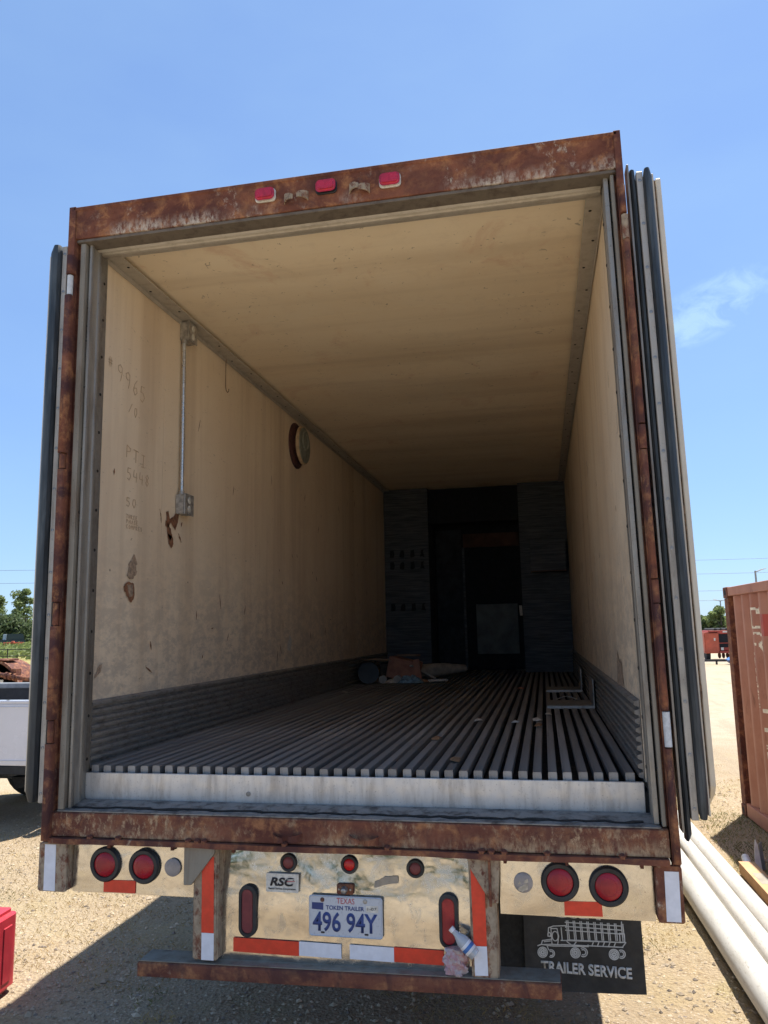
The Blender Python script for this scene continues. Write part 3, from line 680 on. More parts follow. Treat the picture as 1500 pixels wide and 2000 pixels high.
# bumper bar: slightly drooping to the left
g = G(); g.prism([(0.0, 0.640), (-0.002, 0.690), (0.006, 0.694), (0.125, 0.694), (0.130, 0.688), (0.130, 0.640)], 'x', -0.832, 0.858)
g.v = [(x, y, z+0.012*(x/0.85)) for x, y, z in g.v]
g.build('bumper_bar', M['rust_dark'], T, 0.002)
g = G().box(-0.829, 0.855, 0.010, 0.122, 0.6945, 0.6975); g.v = [(x, y, z+0.012*(x/0.85)) for x, y, z in g.v]
g.build('bumper_tread', M['galv'], T)
# lamps
def round_lamp(x, z, y, r, mat, name='tail_light', dome=0.010, grom=None):
    gr = grom or 0.30
    base = G().lathe([(r, 0.0), (r*1.01, 0.006), (r*(1-gr*0.25), 0.014), (r*(1-gr*0.9), 0.013), (r*(1-gr), 0.006)], (x, y, z), (0, -1, 0), 36).build(name, M['rubber'], T)
    k = r*(1-gr)
    l = G().lathe([(k, 0.004), (k*0.98, 0.009), (k*0.80, 0.009+dome*0.6), (k*0.62, 0.010+dome*0.72), (k*0.60, 0.0095+dome*0.70), (k*0.3, 0.010+dome*0.95), (0.001, 0.010+dome)], (x, y, z), (0, -1, 0), 36).build('lens', mat, base)
    return base
for x, z, r in ((-1.006, 1.045, 0.070), (-0.828, 1.043, 0.069), (0.871, 1.052, 0.070), (1.047, 1.043, 0.071)): round_lamp(x, z, 0.032, r, M['lens'])
for x, z, m, lab in ((-0.213, 1.066, 'lens_dusty', 'dusty pink marker light'), (0.044, 1.068, 'lens_bright', 'bright red marker light'), (0.313, 1.063, 'lens_dusty', 'dusty pink marker light')):
    round_lamp(x, z, 0.086, 0.036, M[m], 'sill_marker_light', 0.006, 0.36)['label'] = lab
g = G().lathe([(0.036, 0), (0.036, 0.004), (0.033, 0.006), (0.012, 0.0075), (0.001, 0.008)], (-0.700, 0.033, 1.043), (0, -1, 0), 28).build('reverse_light', M['lens_clear'], T)
rv = G().lathe([(0.036, 0), (0.036, 0.004), (0.033, 0.006), (0.012, 0.0075), (0.001, 0.008)], (0.735, 0.033, 1.043), (0, -1, 0), 28).build('reverse_light', M['lens_clear'], T); rv['label'] = 'cracked clear reverse light'
for k, p_ in enumerate(([(0.712, 1.020), (0.730, 1.012), (0.752, 1.022), (0.748, 1.040), (0.728, 1.034)], [(0.738, 1.042), (0.757, 1.048), (0.750, 1.060)], [(0.714, 1.040), (0.726, 1.040), (0.722, 1.052)])):
    G().prism(blob(p_, 3, 0.18, k), 'y', 0.0235, 0.0255).build('flaked_lens', M['flake'], rv)
def oval(x, z, mat):
    w, h = 0.038, 0.100
    b = G(); o_ = roundrect(x-w, x+w, z-h, z+h, w*0.98, 8); i_ = roundrect(x-w+.013, x+w-.013, z-h+.015, z+h-.015, w-.0135, 8); k = len(o_)
    vs = [(p[0], 0.060, p[1]) for p in o_]+[(p[0], 0.047, p[1]) for p in [(x+(q[0]-x)*0.97, z+(q[1]-z)*0.985) for q in o_]]+[(p[0], 0.045, p[1]) for p in i_]+[(p[0], 0.056, p[1]) for p in i_]
    fs = [(a*k+i, a*k+(i+1) % k, (a+1)*k+(i+1) % k, (a+1)*k+i) for a in range(3) for i in range(k)]
    base = b.add(vs, fs).build('oval_tail_light', M['rubber'], T)
    G().prism(roundrect(x-w+.013, x+w-.013, z-h+.015, z+h-.015, w-.0135, 8), 'y', 0.0475, 0.0555).build('lens', mat, base, 0.003, seg=2)
oval(-0.378, 0.882, M['lens_dark']); oval(0.443, 0.884, M['lens'])
for x, lab in ((-0.288, 0), (0.0, 0), (0.292, 0)):
    z = 3.976 if x < 0.2 else 3.966
    b = G().prism(roundrect(x-0.049, x+0.049, z-0.034, z+0.030, 0.018), 'y', -0.014, -0.0045).build('header_marker_light', M['sticker'] if x else M['rubber'], T, 0.002)
    ln_ = G().prism(roundrect(x-0.046, x+0.046, z-0.029, z+0.029, 0.020), 'y', -0.034, -0.0142).build('lens', M['lens_marker'], b, 0.009, seg=3)
    for k in range(2): G().prism(roundrect(x-0.036+k*0.038, x-0.002+k*0.038, z-0.016, z+0.016, 0.007), 'y', -0.0352, -0.0335).build('lens_pad', M['lens_marker'], b, 0.001)
# licence plate
pl = slab('license_plate', roundrect(-0.117, 0.184, 0.804, 0.958, 0.012), 0.050, 0.0022, M['plate'], bevel=0.0006)
yq = 0.0476
rim = G(); o_ = roundrect(-0.116, 0.183, 0.805, 0.957, 0.012); i_ = roundrect(-0.111, 0.178, 0.810, 0.952, 0.010); k = len(o_)
rim.add([(p[0], yq, p[1]) for p in o_]+[(p[0], yq-0.0022, p[1]) for p in [((a[0]+b[0])/2, (a[1]+b[1])/2) for a, b in zip(o_, i_)]]+[(p[0], yq, p[1]) for p in i_], [(a*k+i, a*k+(i+1) % k, (a+1)*k+(i+1) % k, (a+1)*k+i) for a in range(2) for i in range(k)])
rim.build('plate_rim', M['plate'], pl)
text_obj('state_name', 'TEXAS', (-0.002, 0.071, 0.929, 0.950), yq, M['ink_red'], pl, 0.0)
text_obj('plate_heading', 'TOKEN TRAILER', (-0.046, 0.110, 0.905, 0.921), yq, M['ink_blue'], pl, 0.020)
text_obj('plate_number', '496 94Y', (-0.101, 0.163, 0.823, 0.897), yq, M['ink_blue'], pl, 0.020, 0.0014)
slab('plate_sticker', [(-0.104, 0.905), (-0.057, 0.903), (-0.057, 0.930), (-0.104, 0.930)], yq-0.0002, 0.0005, M['ink_blue'], pl)
slab('plate_sticker', [(0.117, 0.902), (0.167, 0.902), (0.167, 0.927), (0.117, 0.926)], yq-0.0002, 0.0005, M['sticker'], pl)
text_obj('sticker_print', '1-07', (0.124, 0.160, 0.909, 0.920), yq-0.0008, M['ink_black'], pl)
for x, z, m in ((-0.061, 0.941, 'rust_dark'), (0.114, 0.941, 'boxmetal')): G().lathe([(0.009, 0), (0.008, 0.003), (0.003, 0.0045)], (x, yq, z), (0, -1, 0), 10).build('plate_bolt', M[m], pl)
for x in (-0.060, 0.118): slab('plate_slot', roundrect(x-0.008, x+0.008, 0.816, 0.823, 0.003, 3), yq-0.0001, 0.0004, M['ink_black'], pl)
# plate lamp
pb = slab('plate_lamp', roundrect(-0.003, 0.064, 0.961, 1.001, 0.006), 0.068, 0.014, M['rust_dark'], bevel=0.002)
G().lathe([(0.014, 0), (0.014, 0.012), (0.010, 0.020), (0.010, 0.024), (0.004, 0.026)], (0.030, 0.0535, 0.981), (0, -1, 0), 16).build('bulb_socket', M['tin'], pb)
for x in (0.007, 0.054): G().lathe([(0.005, 0), (0.004, 0.003)], (x, 0.0535, 0.981), (0, -1, 0), 8).build('screw', M['tin'], pb)
# RSC sticker
st = slab('company_sticker', roundrect(-0.301, -0.164, 0.958, 1.029, 0.004, 3), 0.0680, 0.0110, M['sticker'])
text_obj('sticker_letters', 'RSC', (-0.284, -0.180, 0.982, 1.015), 0.0557, M['ink_black'], st, 0.035, shear=0.25)
text_obj('sticker_line', 'Rental Service Corporation', (-0.290, -0.175, 0.966, 0.976), 0.0557, M['ink_black'], st, 0.01)
for k in range(3): slab('sticker_stripe', [(-0.212, 1.006-k*0.007), (-0.178, 1.008-k*0.007), (-0.178, 1.0105-k*0.007), (-0.212, 1.0085-k*0.007)], 0.0552, 0.0004, M['sticker' if k != 1 else 'ink_red'], st)
# ghost of an old sticker on the centre panel
slab('torn_sticker', blob([(0.147, 0.985), (0.245, 1.008), (0.243, 1.035), (0.190, 1.030), (0.150, 1.012)], 3, 0.05, 5), 0.0745, 0.0030, M['alu'])
# mud flap with printed emblem
FY = 0.70
flap = G(); vs = []
for j in range(9):
    for i in range(9):
        u, v = i/8, j/8; x0, x1 = 0.700+0.004*v, 1.222-0.012*v
        vs.append((x0+(x1-x0)*u, FY+0.012*math.sin(v*2.5+u)+0.006*math.sin(u*5), 0.375+0.02*u+(1.12-0.375)*v))
k = 9; o = len(vs); vs += [(x, y+0.008, z) for x, y, z in vs]
fs = [(j*k+i, j*k+i+1, (j+1)*k+i+1, (j+1)*k+i) for j in range(8) for i in range(8)]; fs += [tuple(a+o for a in f) for f in fs]
for i in range(8):
    for j in (0, 8): a = j*k+i; fs += [(a, a+1, a+1+o, a+o)]; b = i*k+j; fs += [(b, b+k, b+k+o, b+o)]
mf = flap.add(vs, fs).build('mud_flap', M['rubber'], T)
mf['label'] = 'black mud flap printed with an old stake truck and TRAILER SERVICE'
def fl(X, Y):      # drawing units of the emblem -> flap plane
    px, py = X/3.0, Y/3.0
    x = 0.704+(px-175)*0.00224; z = 0.70-(py-185-(px-173)*0.055)*0.00213
    v = (z-0.375)/0.745; u = (x-0.70)/0.515
    return (x, FY+0.012*math.sin(v*2.5+u)+0.006*math.sin(u*5)-0.0022, z)
def strokes(g, polylines, w, f3, off=(0, -1, 0)):
    n_ = Vector(off)
    for pl_ in polylines:
        P3 = [Vector(f3(*p)) for p in pl_]
        for a, b in zip(P3, P3[1:]):
            d = (b-a)
            if d.length < 1e-6: continue
            d.normalize(); s_ = d.cross(n_)*w
            a2, b2 = a-d*w*0.5, b+d*w*0.5; t = n_*0.0008
            g.add([a2-s_, a2+s_, b2+s_, b2-s_, a2-s_+t, a2+s_+t, b2+s_+t, b2-s_+t], [(0,1,2,3), (4,7,6,5), (0,4,5,1), (1,5,6,2), (2,6,7,3), (3,7,4,0)])
def ell(cx, cy_, rx, ry, n_=20, a0=0, a1=360): return [(cx+rx*math.cos(R(a0+(a1-a0)*i/n_)), cy_+ry*math.sin(R(a0+(a1-a0)*i/n_))) for i in range(n_+1)]
em = []
for k in range(9):                                      # stakes
    x = 778+k*40; em.append([(x, 598+k*2), (x+4, 712)]); em.append([(x+9, 598+k*2), (x+13, 712)])
for yy in (608, 632, 655): em.append([(770, yy), (1100, yy+18)])
em += [[(1100, 600), (1100, 665)], [(778, 712), (1085, 722)], [(1085, 668), (1112, 672), (1112, 718), (1085, 722), (1085, 668)], [(740, 715), (1118, 722)], [(1118, 722), (1100, 745)],
       [(740, 740), (1100, 750)], [(690, 748), (900, 750)], [(775, 722), (800, 742)], [(830, 724), (815, 742)], [(900, 740), (885, 750)]]
for k in range(5): em.append([(930+k*32, 724), (920+k*32, 748)])
em += [[(670, 640), (700, 630), (772, 628), (772, 640)], [(670, 640), (664, 690), (684, 692)], [(684, 640), (686, 738), (745, 742)], [(684, 645), (720, 645), (728, 690), (720, 738)], ell(707, 690, 18, 28), [(745, 640), (748, 715)],
       [(630, 715), (684, 708)], [(630, 715), (622, 738), (690, 738)], [(640, 722), (678, 718)], [(662, 745), (690, 748)], [(600, 745), (620, 738), (655, 742), (664, 770)], ell(672, 680, 8, 12, 12)]
for cx, cy_, r in ((628, 784, 28), (822, 788, 28), (1046, 793, 28)): em += [ell(cx, cy_, r, r+2), ell(cx, cy_, r*0.72, r*0.78), ell(cx, cy_, r*0.25, r*0.25, 10)]+[[(cx+r*.25*math.cos(t), cy_+r*.25*math.sin(t)), (cx+r*.72*math.cos(t), cy_+r*.75*math.sin(t))] for t in [i*math.pi/5 for i in range(10)]]
for cx, cy_, r in ((678, 792, 20), (868, 784, 24), (1088, 790, 22)): em += [ell(cx, cy_, r, r+2, 14, -120, 120), ell(cx, cy_, r*0.6, r*0.65, 14, -120, 120)]
g = G(); strokes(g, em, 0.0022, fl); g.build('printed_truck', M['ink_grey'], mf)
t_ = text_obj('printed_words', 'TRAILER SERVICE', (0, 1, 0, 1), 0.0, M['ink_grey'], mf, 0.035)
for v in t_.data.vertices:
    X = 614+v.co.x*528; Y = 908+(v.co.x*36)-v.co.z*68+(-8); p = fl(X, Y); v.co = Vector((p[0], p[1]+v.co.y, p[2]))
t_ = text_obj('printed_words', 'C&H', (0, 1, 0, 1), 0.0, M['ink_grey'], mf, 0.04)
for v in t_.data.vertices:
    X = 690+v.co.x*290; Y = 578+v.co.x*16-v.co.z*80; p = fl(X, Y); v.co = Vector((p[0], p[1]+v.co.y, p[2]))
# hanger strip behind the flap and an added sheet standing in for the dark, tyre-like area inboard
G().box(0.66, 1.23, 0.712, 0.75, 1.06, 1.13).build('flap_hanger', M['black_steel'], T)
G().box(0.535, 0.76, 0.735, 0.745, 0.42, 1.10).build('dark_fill_sheet', M['tyre'], T)
# underframe: rails, crossmembers, tandem axles with dual wheels
for x in (-0.48, 0.48): G().box(x-0.04, x+0.04, 0.14, YE-0.3, 0.95, 1.125).build('frame_rail', M['black_steel'], T)
for k in range(14): G().box(-1.22, 1.22, 0.5+k*0.6, 0.55+k*0.6, 1.05, 1.128).build('cross_member', M['black_steel'], T)
wheel_me = None
for ya in (3.1, 4.35):
    G().tube([(-0.95, ya, 0.50), (0.95, ya, 0.50)], 0.065, 12).build('axle', M['black_steel'], T)
    for x in (-1.10, -0.78, 0.78, 1.10):
        prof = [(0.28, -0.12), (0.40, -0.125), (0.475, -0.115), (0.50, -0.09), (0.50, 0.09), (0.475, 0.115), (0.40, 0.125), (0.28, 0.12)]
        w = G().lathe(prof, (x, ya, 0.50), (1, 0, 0), 32).build('wheel', M['tyre'], T)
        G().lathe([(0.279, -0.10), (0.279, 0.10), (0.25, 0.085), (0.12, 0.05), (0.11, 0.12), (0.02, 0.13)], (x, ya, 0.50), (1 if x > 0 else -1, 0, 0), 24).build('rim', M['rim'], w)
for x in (-0.85, 0.85): G().box(x-0.05, x+0.05, 7.55, 7.65, 0.02, 1.10).build('landing_leg', M['black_steel'], T)
# ---- rear doors, folded back 270 degrees along the sides
KX = [1.300, 1.3085, 1.3175, 1.3195, 1.3435, 1.345, 1.370, 1.3705, 1.406, 1.4215, 1.442]; KY = [1.290, 1.2905, 1.2955, 1.2965, 1.3120, 1.3145, 1.3395, 1.3410, 1.397, 1.4000, 1.418]
def dmap(x):
    if x <= KX[0]: return x-KX[0]+KY[0]
    for i in range(len(KX)-1):
        if x <= KX[i+1]: return KY[i]+(KY[i+1]-KY[i])*(x-KX[i])/(KX[i+1]-KX[i])
    return x-KX[-1]+KY[-1]
def door(sgn):
    def px(a, b): return sorted((sgn*a, sgn*b))
    D = bpy.data.objects.new('rear_door', None); COL.objects.link(D); D.parent = T; D.location = (sgn*1.32, 0.03, 1.29); D.empty_display_size = 0.2
    if sgn > 0: D['label'] = 'right rear door with a cracked cream edge and screw heads'
    else: D['label'] = 'left rear door with a fat black seal'
    bpy.context.view_layer.update()
    inv = Matrix.Translation((-sgn*1.32, -0.03, -1.29))
    def put(g, name, mat, bevel=0.0, parent=D, **kw):
        if sgn < 0: g.v = [(-dmap(-v[0]), v[1], v[2]) for v in g.v]
        g.v = [tuple(inv@Vector(v)) for v in g.v]; return g.build(name, mat, parent, bevel, **kw)
    x0, x1 = px(1.345, 1.418); put(G().box(x0, x1, 0.060, 1.27, 1.30, 3.86), 'door_core', M['alu_edge'])
    # cream skin with a bitten lower end
    a, b = 1.4215, 1.442; zz = 1.405 if sgn > 0 else 1.33
    pts = [(0.040, zz), (0.038, 2.0), (0.040, 3.842), (1.27, 3.842), (1.27, 1.30), (0.20, 1.30), (0.07, zz-0.035)]
    g = G(); g.prism(pts, 'x', *px(a, b)); put(g, 'door_skin', M['cream'], 0.003)
    # thin inner flange
    x0, x1 = px(1.3085, 1.3175); put(G().box(x0, x1, 0.030, 0.10, 1.24, 3.915), 'door_flange', M['alu'], 0.001)
    # inner lip seal, torn at the bottom
    g = G(); rr = random.Random(3); z = 1.235; vs = []; nseg = 50
    for i in range(nseg+1):
        zq = 1.232+(3.885-1.232)*i/nseg; wob = 0.0025*mnoise.noise((zq*5, sgn, 0))
        for (xx, yy) in ((1.3195, 0.075), (1.321, 0.030), (1.328, 0.022), (1.338, 0.028), (1.3435, 0.050), (1.3435, 0.075)): vs.append((sgn*(xx+wob), yy+wob, zq-(0.02 if i == 0 and xx < 1.33 else 0)))
    fs = [(i*6+k, i*6+(k+1) % 6, (i+1)*6+(k+1) % 6, (i+1)*6+k) for i in range(nseg) for k in range(6)]+[tuple(range(6)), tuple(nseg*6+k for k in range(6))]
    put(g.add(vs, fs), 'lip_seal', M['gasket'])
    x0, x1 = px(1.3445, 1.3700); put(G().box(x0, x1, 0.026, 0.058, 1.285, 3.875), 'edge_strip', M['alu_edge'], 0.002)
    # fat bulb seal
    g = G(); vs = []; nseg = 60; prof = [(1.3705, 0.058), (1.3705, 0.020), (1.377, 0.006), (1.389, 0.001), (1.399, 0.006), (1.4055, 0.018), (1.4060, 0.058)]; kk = len(prof)
    for i in range(nseg+1):
        zq = 1.290+(3.882-1.290)*i/nseg; w = 0.0022*mnoise.noise((zq*3, 4+sgn, 0)); sc_ = 0.6 if i in (0, nseg) else 1.0
        for xx, yy in prof: vs.append((sgn*(1.388+(xx-1.388)*sc_+w), 0.03+(yy-0.03)*sc_+w, zq))
    fs = [(i*kk+k, i*kk+(k+1) % kk, (i+1)*kk+(k+1) % kk, (i+1)*kk+k) for i in range(nseg) for k in range(kk)]+[tuple(range(kk)), tuple(nseg*kk+k for k in range(kk))]
    put(g.add(vs, fs), 'bulb_seal', M['gasket'])
    # cream return strip and ragged crack of foam behind it
    if sgn > 0:
        x0, x1 = px(1.4065, 1.4130); put(G().box(x0, x1, 0.030, 0.06, 1.30, 3.86), 'edge_lining', M['cream'], 0.001)
    g = G(); vs = []; nseg = 110
    for i in range(nseg+1):
        zq = 1.36+(3.84-1.36)*i/nseg; lumps = max(0, mnoise.noise((zq*6, 9, sgn)))*(0.014 if zq < 2.6 else 0.006)
        vs += [(sgn*1.4130, 0.062, zq), (sgn*(1.4135-lumps*0.4), 0.050-lumps, zq), (sgn*(1.4205+lumps*0.3), 0.050-lumps*1.2, zq), (sgn*1.4210, 0.062, zq)]
    fs = [(i*4+k, i*4+(k+1) % 4, (i+1)*4+(k+1) % 4, (i+1)*4+k) for i in range(nseg) for k in range(4)]
    put(g.add(vs, fs), 'cracked_foam', M['foam'])
    proto = None
    for k in range(14):
        if proto is None:
            proto = G().lathe([(0.0075, 0), (0.0070, 0.0025), (0.0045, 0.0032), (0.0040, 0.0018), (0.0010, 0.0015)], (0, 0, 0), (0, -1, 0), 12).build('screw', M['tin'], D); o = proto
        else: o = inst(proto, D)
        o.location = (sgn*((1.3575 if sgn > 0 else 1.3270)-1.32), 0.0262-0.03, 1.325+k*0.193-1.29)
    # lock rods keep the door thick and real from the side
    put(G().tube([(sgn*1.335, 0.9, 1.25), (sgn*1.335, 0.9, 3.90)], 0.014, 10), 'lock_rod', M['rust_bar'])
    if sgn > 0: rack(list(D.children), 1.29)
    return D
door(-1); door(1)
# ---- front bulkhead
G().box(-1.219, -0.610, YB, YB+0.62, 1.425, ZC-0.012).build('bulkhead_column', M['ply'], T)
G().box(0.604, 1.219, YB, YB+0.62, 1.425, ZC-0.012).build('bulkhead_column', M['ply'], T)
G().box(-0.608, 0.602, YB+0.12, YB+0.60, 3.43, ZC-0.014).build('bulkhead_header', M['dark'], T)
G().box(-1.2, 1.2, YB+0.73, YB+0.78, 1.425, 3.90).build('bulkhead_back', M['dark'], T)
G().box(-0.215, 0.575, YB+0.70, YB+0.73, 3.14, 3.335).build('lintel_board', M['brown'], T, 0.004)
G().box(-0.230, -0.200, YB+0.69, YB+0.73, 1.43, 3.14).build('door_stud', M['ply'], T)
G().box(-0.06, 0.52, YB+0.70, YB+0.73, 1.64, 2.33).build('lower_panel', M['grey_panel'], T, 0.004)
G().box(-0.60, -0.24, YB+0.70, YB+0.73, 1.43, 3.40).build('side_board', M['side'], T)
bxp = G().box(0.735, 1.185, YB-0.24, YB-0.002, 2.70, 3.12).build('wall_cabinet', M['ply'], T, 0.006)
G().box(0.74, 1.18, YB-0.252, YB-0.24, 2.695, 2.708).build('cabinet_edge', M['brown'], bxp)
g = G(); rnd = random.Random(31)
for zc in (3.02, 2.86, 2.30):
    for k in range(4):
        x = -1.12+k*0.14; G().prism(blob([(x-0.03, zc-0.05), (x+0.03, zc-0.05), (x+0.025, zc+0.05), (x-0.02, zc+0.04)], 2, 0.2, k), 'y', YB-0.004, YB-0.001).build('dark_stain', M['dark'], T)
slab('paper_notice', [(0.565, 2.15), (0.60, 2.15), (0.595, 2.28), (0.558, 2.28)], YB-0.001, 0.002, M['paper'])
# ---- fittings on the left wall
XW = -WI
def jbox(y, z, name='junction_box'):
    b = G().box(XW+0.002, XW+0.058, y-0.055, y+0.055, z-0.058, z+0.058).build(name, M['boxmetal'], T, 0.005, seg=2)
    G().box(XW+0.0585, XW+0.064, y-0.060, y+0.060, z-0.063, z+0.063).build('cover_plate', M['boxmetal'], b, 0.003)
    for dz in (-0.026, 0.026): G().lathe([(0.020, 0.0), (0.020, 0.002), (0.017, 0.003), (0.001, 0.003)], (XW+0.064, y, z+dz), (1, 0, 0), 16).build('socket_face', M['sticker'], b)
    for dz in (-0.052, 0.052): G().lathe([(0.005, 0), (0.004, 0.002)], (XW+0.064, y, z+dz), (1, 0, 0), 8).build('screw', M['tin'], b)
    return b
jbox(1.085, 3.825); jbox(1.075, 2.755)
cd = G().tube([(XW+0.026, 1.05, 2.815), (XW+0.026, 1.045, 3.77)], 0.0115, 12).build('conduit', M['conduit'], T)
for z in (2.822, 3.76): G().lathe([(0.017, -0.014), (0.017, 0.014)], (XW+0.026, 1.048, z), (0, 0, 1), 12).build('conduit_nut', M['boxmetal'], cd)
vt = G().lathe([(0.205, 0.0), (0.205, 0.008), (0.185, 0.022), (0.135, 0.024), (0.12, 0.03), (0.12, 0.075)], (XW+0.001, 3.30, 3.635), (1, 0, 0), 40).build('round_vent', M['maroon'], T)
G().lathe([(0.150, 0.050), (0.168, 0.053), (0.172, 0.070), (0.168, 0.080)], (XW, 3.30, 3.635), (1, 0, 0), 40).build('vent_rim', M['rimtan'], vt)
G().lathe([(0.160, 0.075), (0.158, 0.085), (0.120, 0.089), (0.001, 0.091)], (XW, 3.30, 3.635), (1, 0, 0), 40).build('vent_lid', M['greygreen'], vt)
G().lathe([(0.085, 0.089), (0.085, 0.097), (0.070, 0.099), (0.066, 0.092), (0.001, 0.092)], (XW, 3.30, 3.67), (1, 0, 0), 28).build('vent_knob', M['greygreen'], vt)
# peeled patches (real scabs of exposed backing, a millimetre deep)
def patch(pts, mat, seed, th=0.0012, jit=0.10, k=4):
    g = G(); g.prism(blob(pts, k, jit, seed), 'x', XW+0.0040, XW+0.0040+th); return g.build('peeled_patch', mat, T)
patch([(0.905, 2.690), (0.925, 2.60), (0.965, 2.64), (1.02, 2.60), (1.05, 2.65), (1.06, 2.70), (1.04, 2.715), (1.0, 2.68), (0.95, 2.655), (0.93, 2.70)], M['peel'], 1, jit=0.05)
patch([(0.900, 2.64), (0.93, 2.56), (0.955, 2.53), (0.985, 2.56), (0.965, 2.60)], M['peel'], 2)
patch([(0.93, 2.57), (0.985, 2.56), (1.0, 2.515), (0.975, 2.49), (0.945, 2.51)], M['peel'], 3)
patch([(0.83, 2.70), (0.845, 2.66), (0.85, 2.62), (0.84, 2.66)], M['peel'], 4)
patch([(1.06, 2.585), (1.09, 2.56), (1.10, 2.535), (1.075, 2.56)], M['peel'], 14)
patch([(0.50, 2.30), (0.53, 2.38), (0.565, 2.42), (0.60, 2.37), (0.59, 2.31), (0.56, 2.29)], M['peel_grey'], 5, jit=0.15)
patch([(0.47, 2.245), (0.51, 2.27), (0.57, 2.265), (0.575, 2.19), (0.545, 2.165), (0.50, 2.20)], M['peel'], 6)
patch([(0.50, 2.262), (0.565, 2.258), (0.565, 2.205), (0.53, 2.195)], M['peel_grey'], 7, 0.0018)
patch([(0.24, 1.80), (0.26, 1.85), (0.30, 1.87), (0.29, 1.83)], M['peel_grey'], 8)
patch([(3.05, 1.86), (3.10, 1.98), (3.16, 1.94), (3.13, 1.84)], M['sticker'], 9)
g = G(); rnd = random.Random(77)
for k in range(46):      # small gouges and scuffs from freight
    y = rnd.uniform(0.3, 6.2); z = rnd.uniform(1.78, 2.9) if rnd.random() < 0.8 else rnd.uniform(2.9, 3.7); L = rnd.uniform(0.012, 0.05); a = rnd.uniform(-0.5, 0.5)+math.pi/2*(rnd.random() < .75)
    dy, dz = math.cos(a)*L, math.sin(a)*L; w = rnd.uniform(0.002, 0.006)
    g.prism([(y-dy, z-dz), (y+w*math.sin(a), z-w*math.cos(a)), (y+dy, z+dz), (y-w*math.sin(a), z+w*math.cos(a))], 'x', XW+0.0042, XW+0.0052)
g.build('wall_scuffs', M['peel'], T, kind='stuff')
g = G()
for k in range(34):
    y = rnd.uniform(0.3, 6.2); z = rnd.uniform(1.75, 3.2); L = rnd.uniform(0.012, 0.06); a = rnd.uniform(-0.4, 0.4)+math.pi/2; dy, dz = math.cos(a)*L, math.sin(a)*L; w = rnd.uniform(0.002, 0.006)
    g.prism([(y-dy, z-dz), (y+w*math.sin(a), z-w*math.cos(a)), (y+dy, z+dz), (y-w*math.sin(a), z+w*math.cos(a))], 'x', -XW-0.0052, -XW-0.0042)
g.prism(blob([(0.80, 1.71), (0.88, 1.84), (0.94, 1.80), (1.02, 1.88), (1.08, 1.76), (1.12, 1.71)], 4, 0.08, 3), 'x', -XW-0.0050, -XW-0.0038)
g.build('wall_scuffs', M['peel_grey'], T, kind='stuff')
# handwriting on the left wall
F = {'#': [[(.2,0),(.35,1)],[(.6,0),(.75,1)],[(0,.35),(.95,.35)],[(.05,.65),(1,.65)]], '9': [[(.8,.6),(.5,.5),(.2,.6),(.15,.85),(.5,1),(.8,.85),(.8,.5),(.6,0)]], '6': [[(.75,1),(.3,.65),(.15,.25),(.45,0),(.8,.2),(.65,.5),(.2,.4)]],
     '5': [[(.8,1),(.2,1),(.15,.6),(.6,.6),(.8,.3),(.5,0),(.1,.1)]], 'P': [[(.1,0),(.15,1),(.75,.8),(.7,.55),(.1,.45)]], 'T': [[(0,1),(.9,.95)],[(.45,1),(.45,0)]], 'I': [[(.2,1),(.8,1)],[(.5,1),(.5,0)],[(.2,0),(.8,0)]],
     '4': [[(.2,1),(.1,.4),(.85,.4)],[(.7,.8),(.7,0)]], '8': [[(.5,.5),(.2,.75),(.5,1),(.8,.75),(.2,.25),(.5,0),(.8,.25),(.5,.5)]], '0': [[(.5,0),(.15,.4),(.3,.95),(.7,1),(.85,.5),(.5,0)]], 'H': [[(.1,0),(.1,1)],[(.8,0),(.8,1)],[(.1,.5),(.8,.5)]],
     'R': [[(.1,0),(.1,1),(.7,.8),(.1,.5),(.8,0)]], 'E': [[(.8,1),(.1,1),(.1,0),(.8,0)],[(.1,.5),(.6,.5)]], 'A': [[(0,0),(.45,1),(.9,0)],[(.2,.4),(.7,.4)]], 'S': [[(.8,.9),(.3,1),(.15,.7),(.75,.35),(.6,0),(.1,.1)]], 'C': [[(.8,.85),(.4,1),(.1,.5),(.4,0),(.8,.15)]],
     'O': [[(.5,0),(.1,.5),(.5,1),(.9,.5),(.5,0)]], 'M': [[(0,0),(.1,1),(.5,.4),(.9,1),(1,0)]], '/': [[(0,0),(.8,1)]]}
def write(s, y, z, h, w, wd, slope=0.0):
    g = G()
    for i, ch in enumerate(s):
        if ch == ' ': continue
        pls = [[(y+(i+p[0]*0.75)*w, z+p[1]*h+slope*i) for p in pl_] for pl_ in F[ch]]
        strokes(g, pls, wd, lambda a, b: (XW+0.0042, a, b), (1, 0, 0))
    g.build('handwriting', M['pencil'], T)
write('#', 0.262, 3.345, 0.05, 0.05, 0.0013); write('9965', 0.345, 3.300, 0.085, 0.078, 0.0014, -0.016); write('/0', 0.47, 3.16, 0.05, 0.05, 0.0013, -.012)
write('PTI', 0.455, 2.915, 0.065, 0.075, 0.0018, -0.010); write('5448', 0.47, 2.80, 0.062, 0.062, 0.0015, 0.0)
write('50', 0.47, 2.66, 0.045, 0.058, 0.0014); write('THREE', 0.475, 2.598, 0.020, 0.024, 0.0011); write('PHASE', 0.478, 2.572, 0.020, 0.025, 0.0011); write('COMPRES', 0.478, 2.545, 0.020, 0.024, 0.0011)

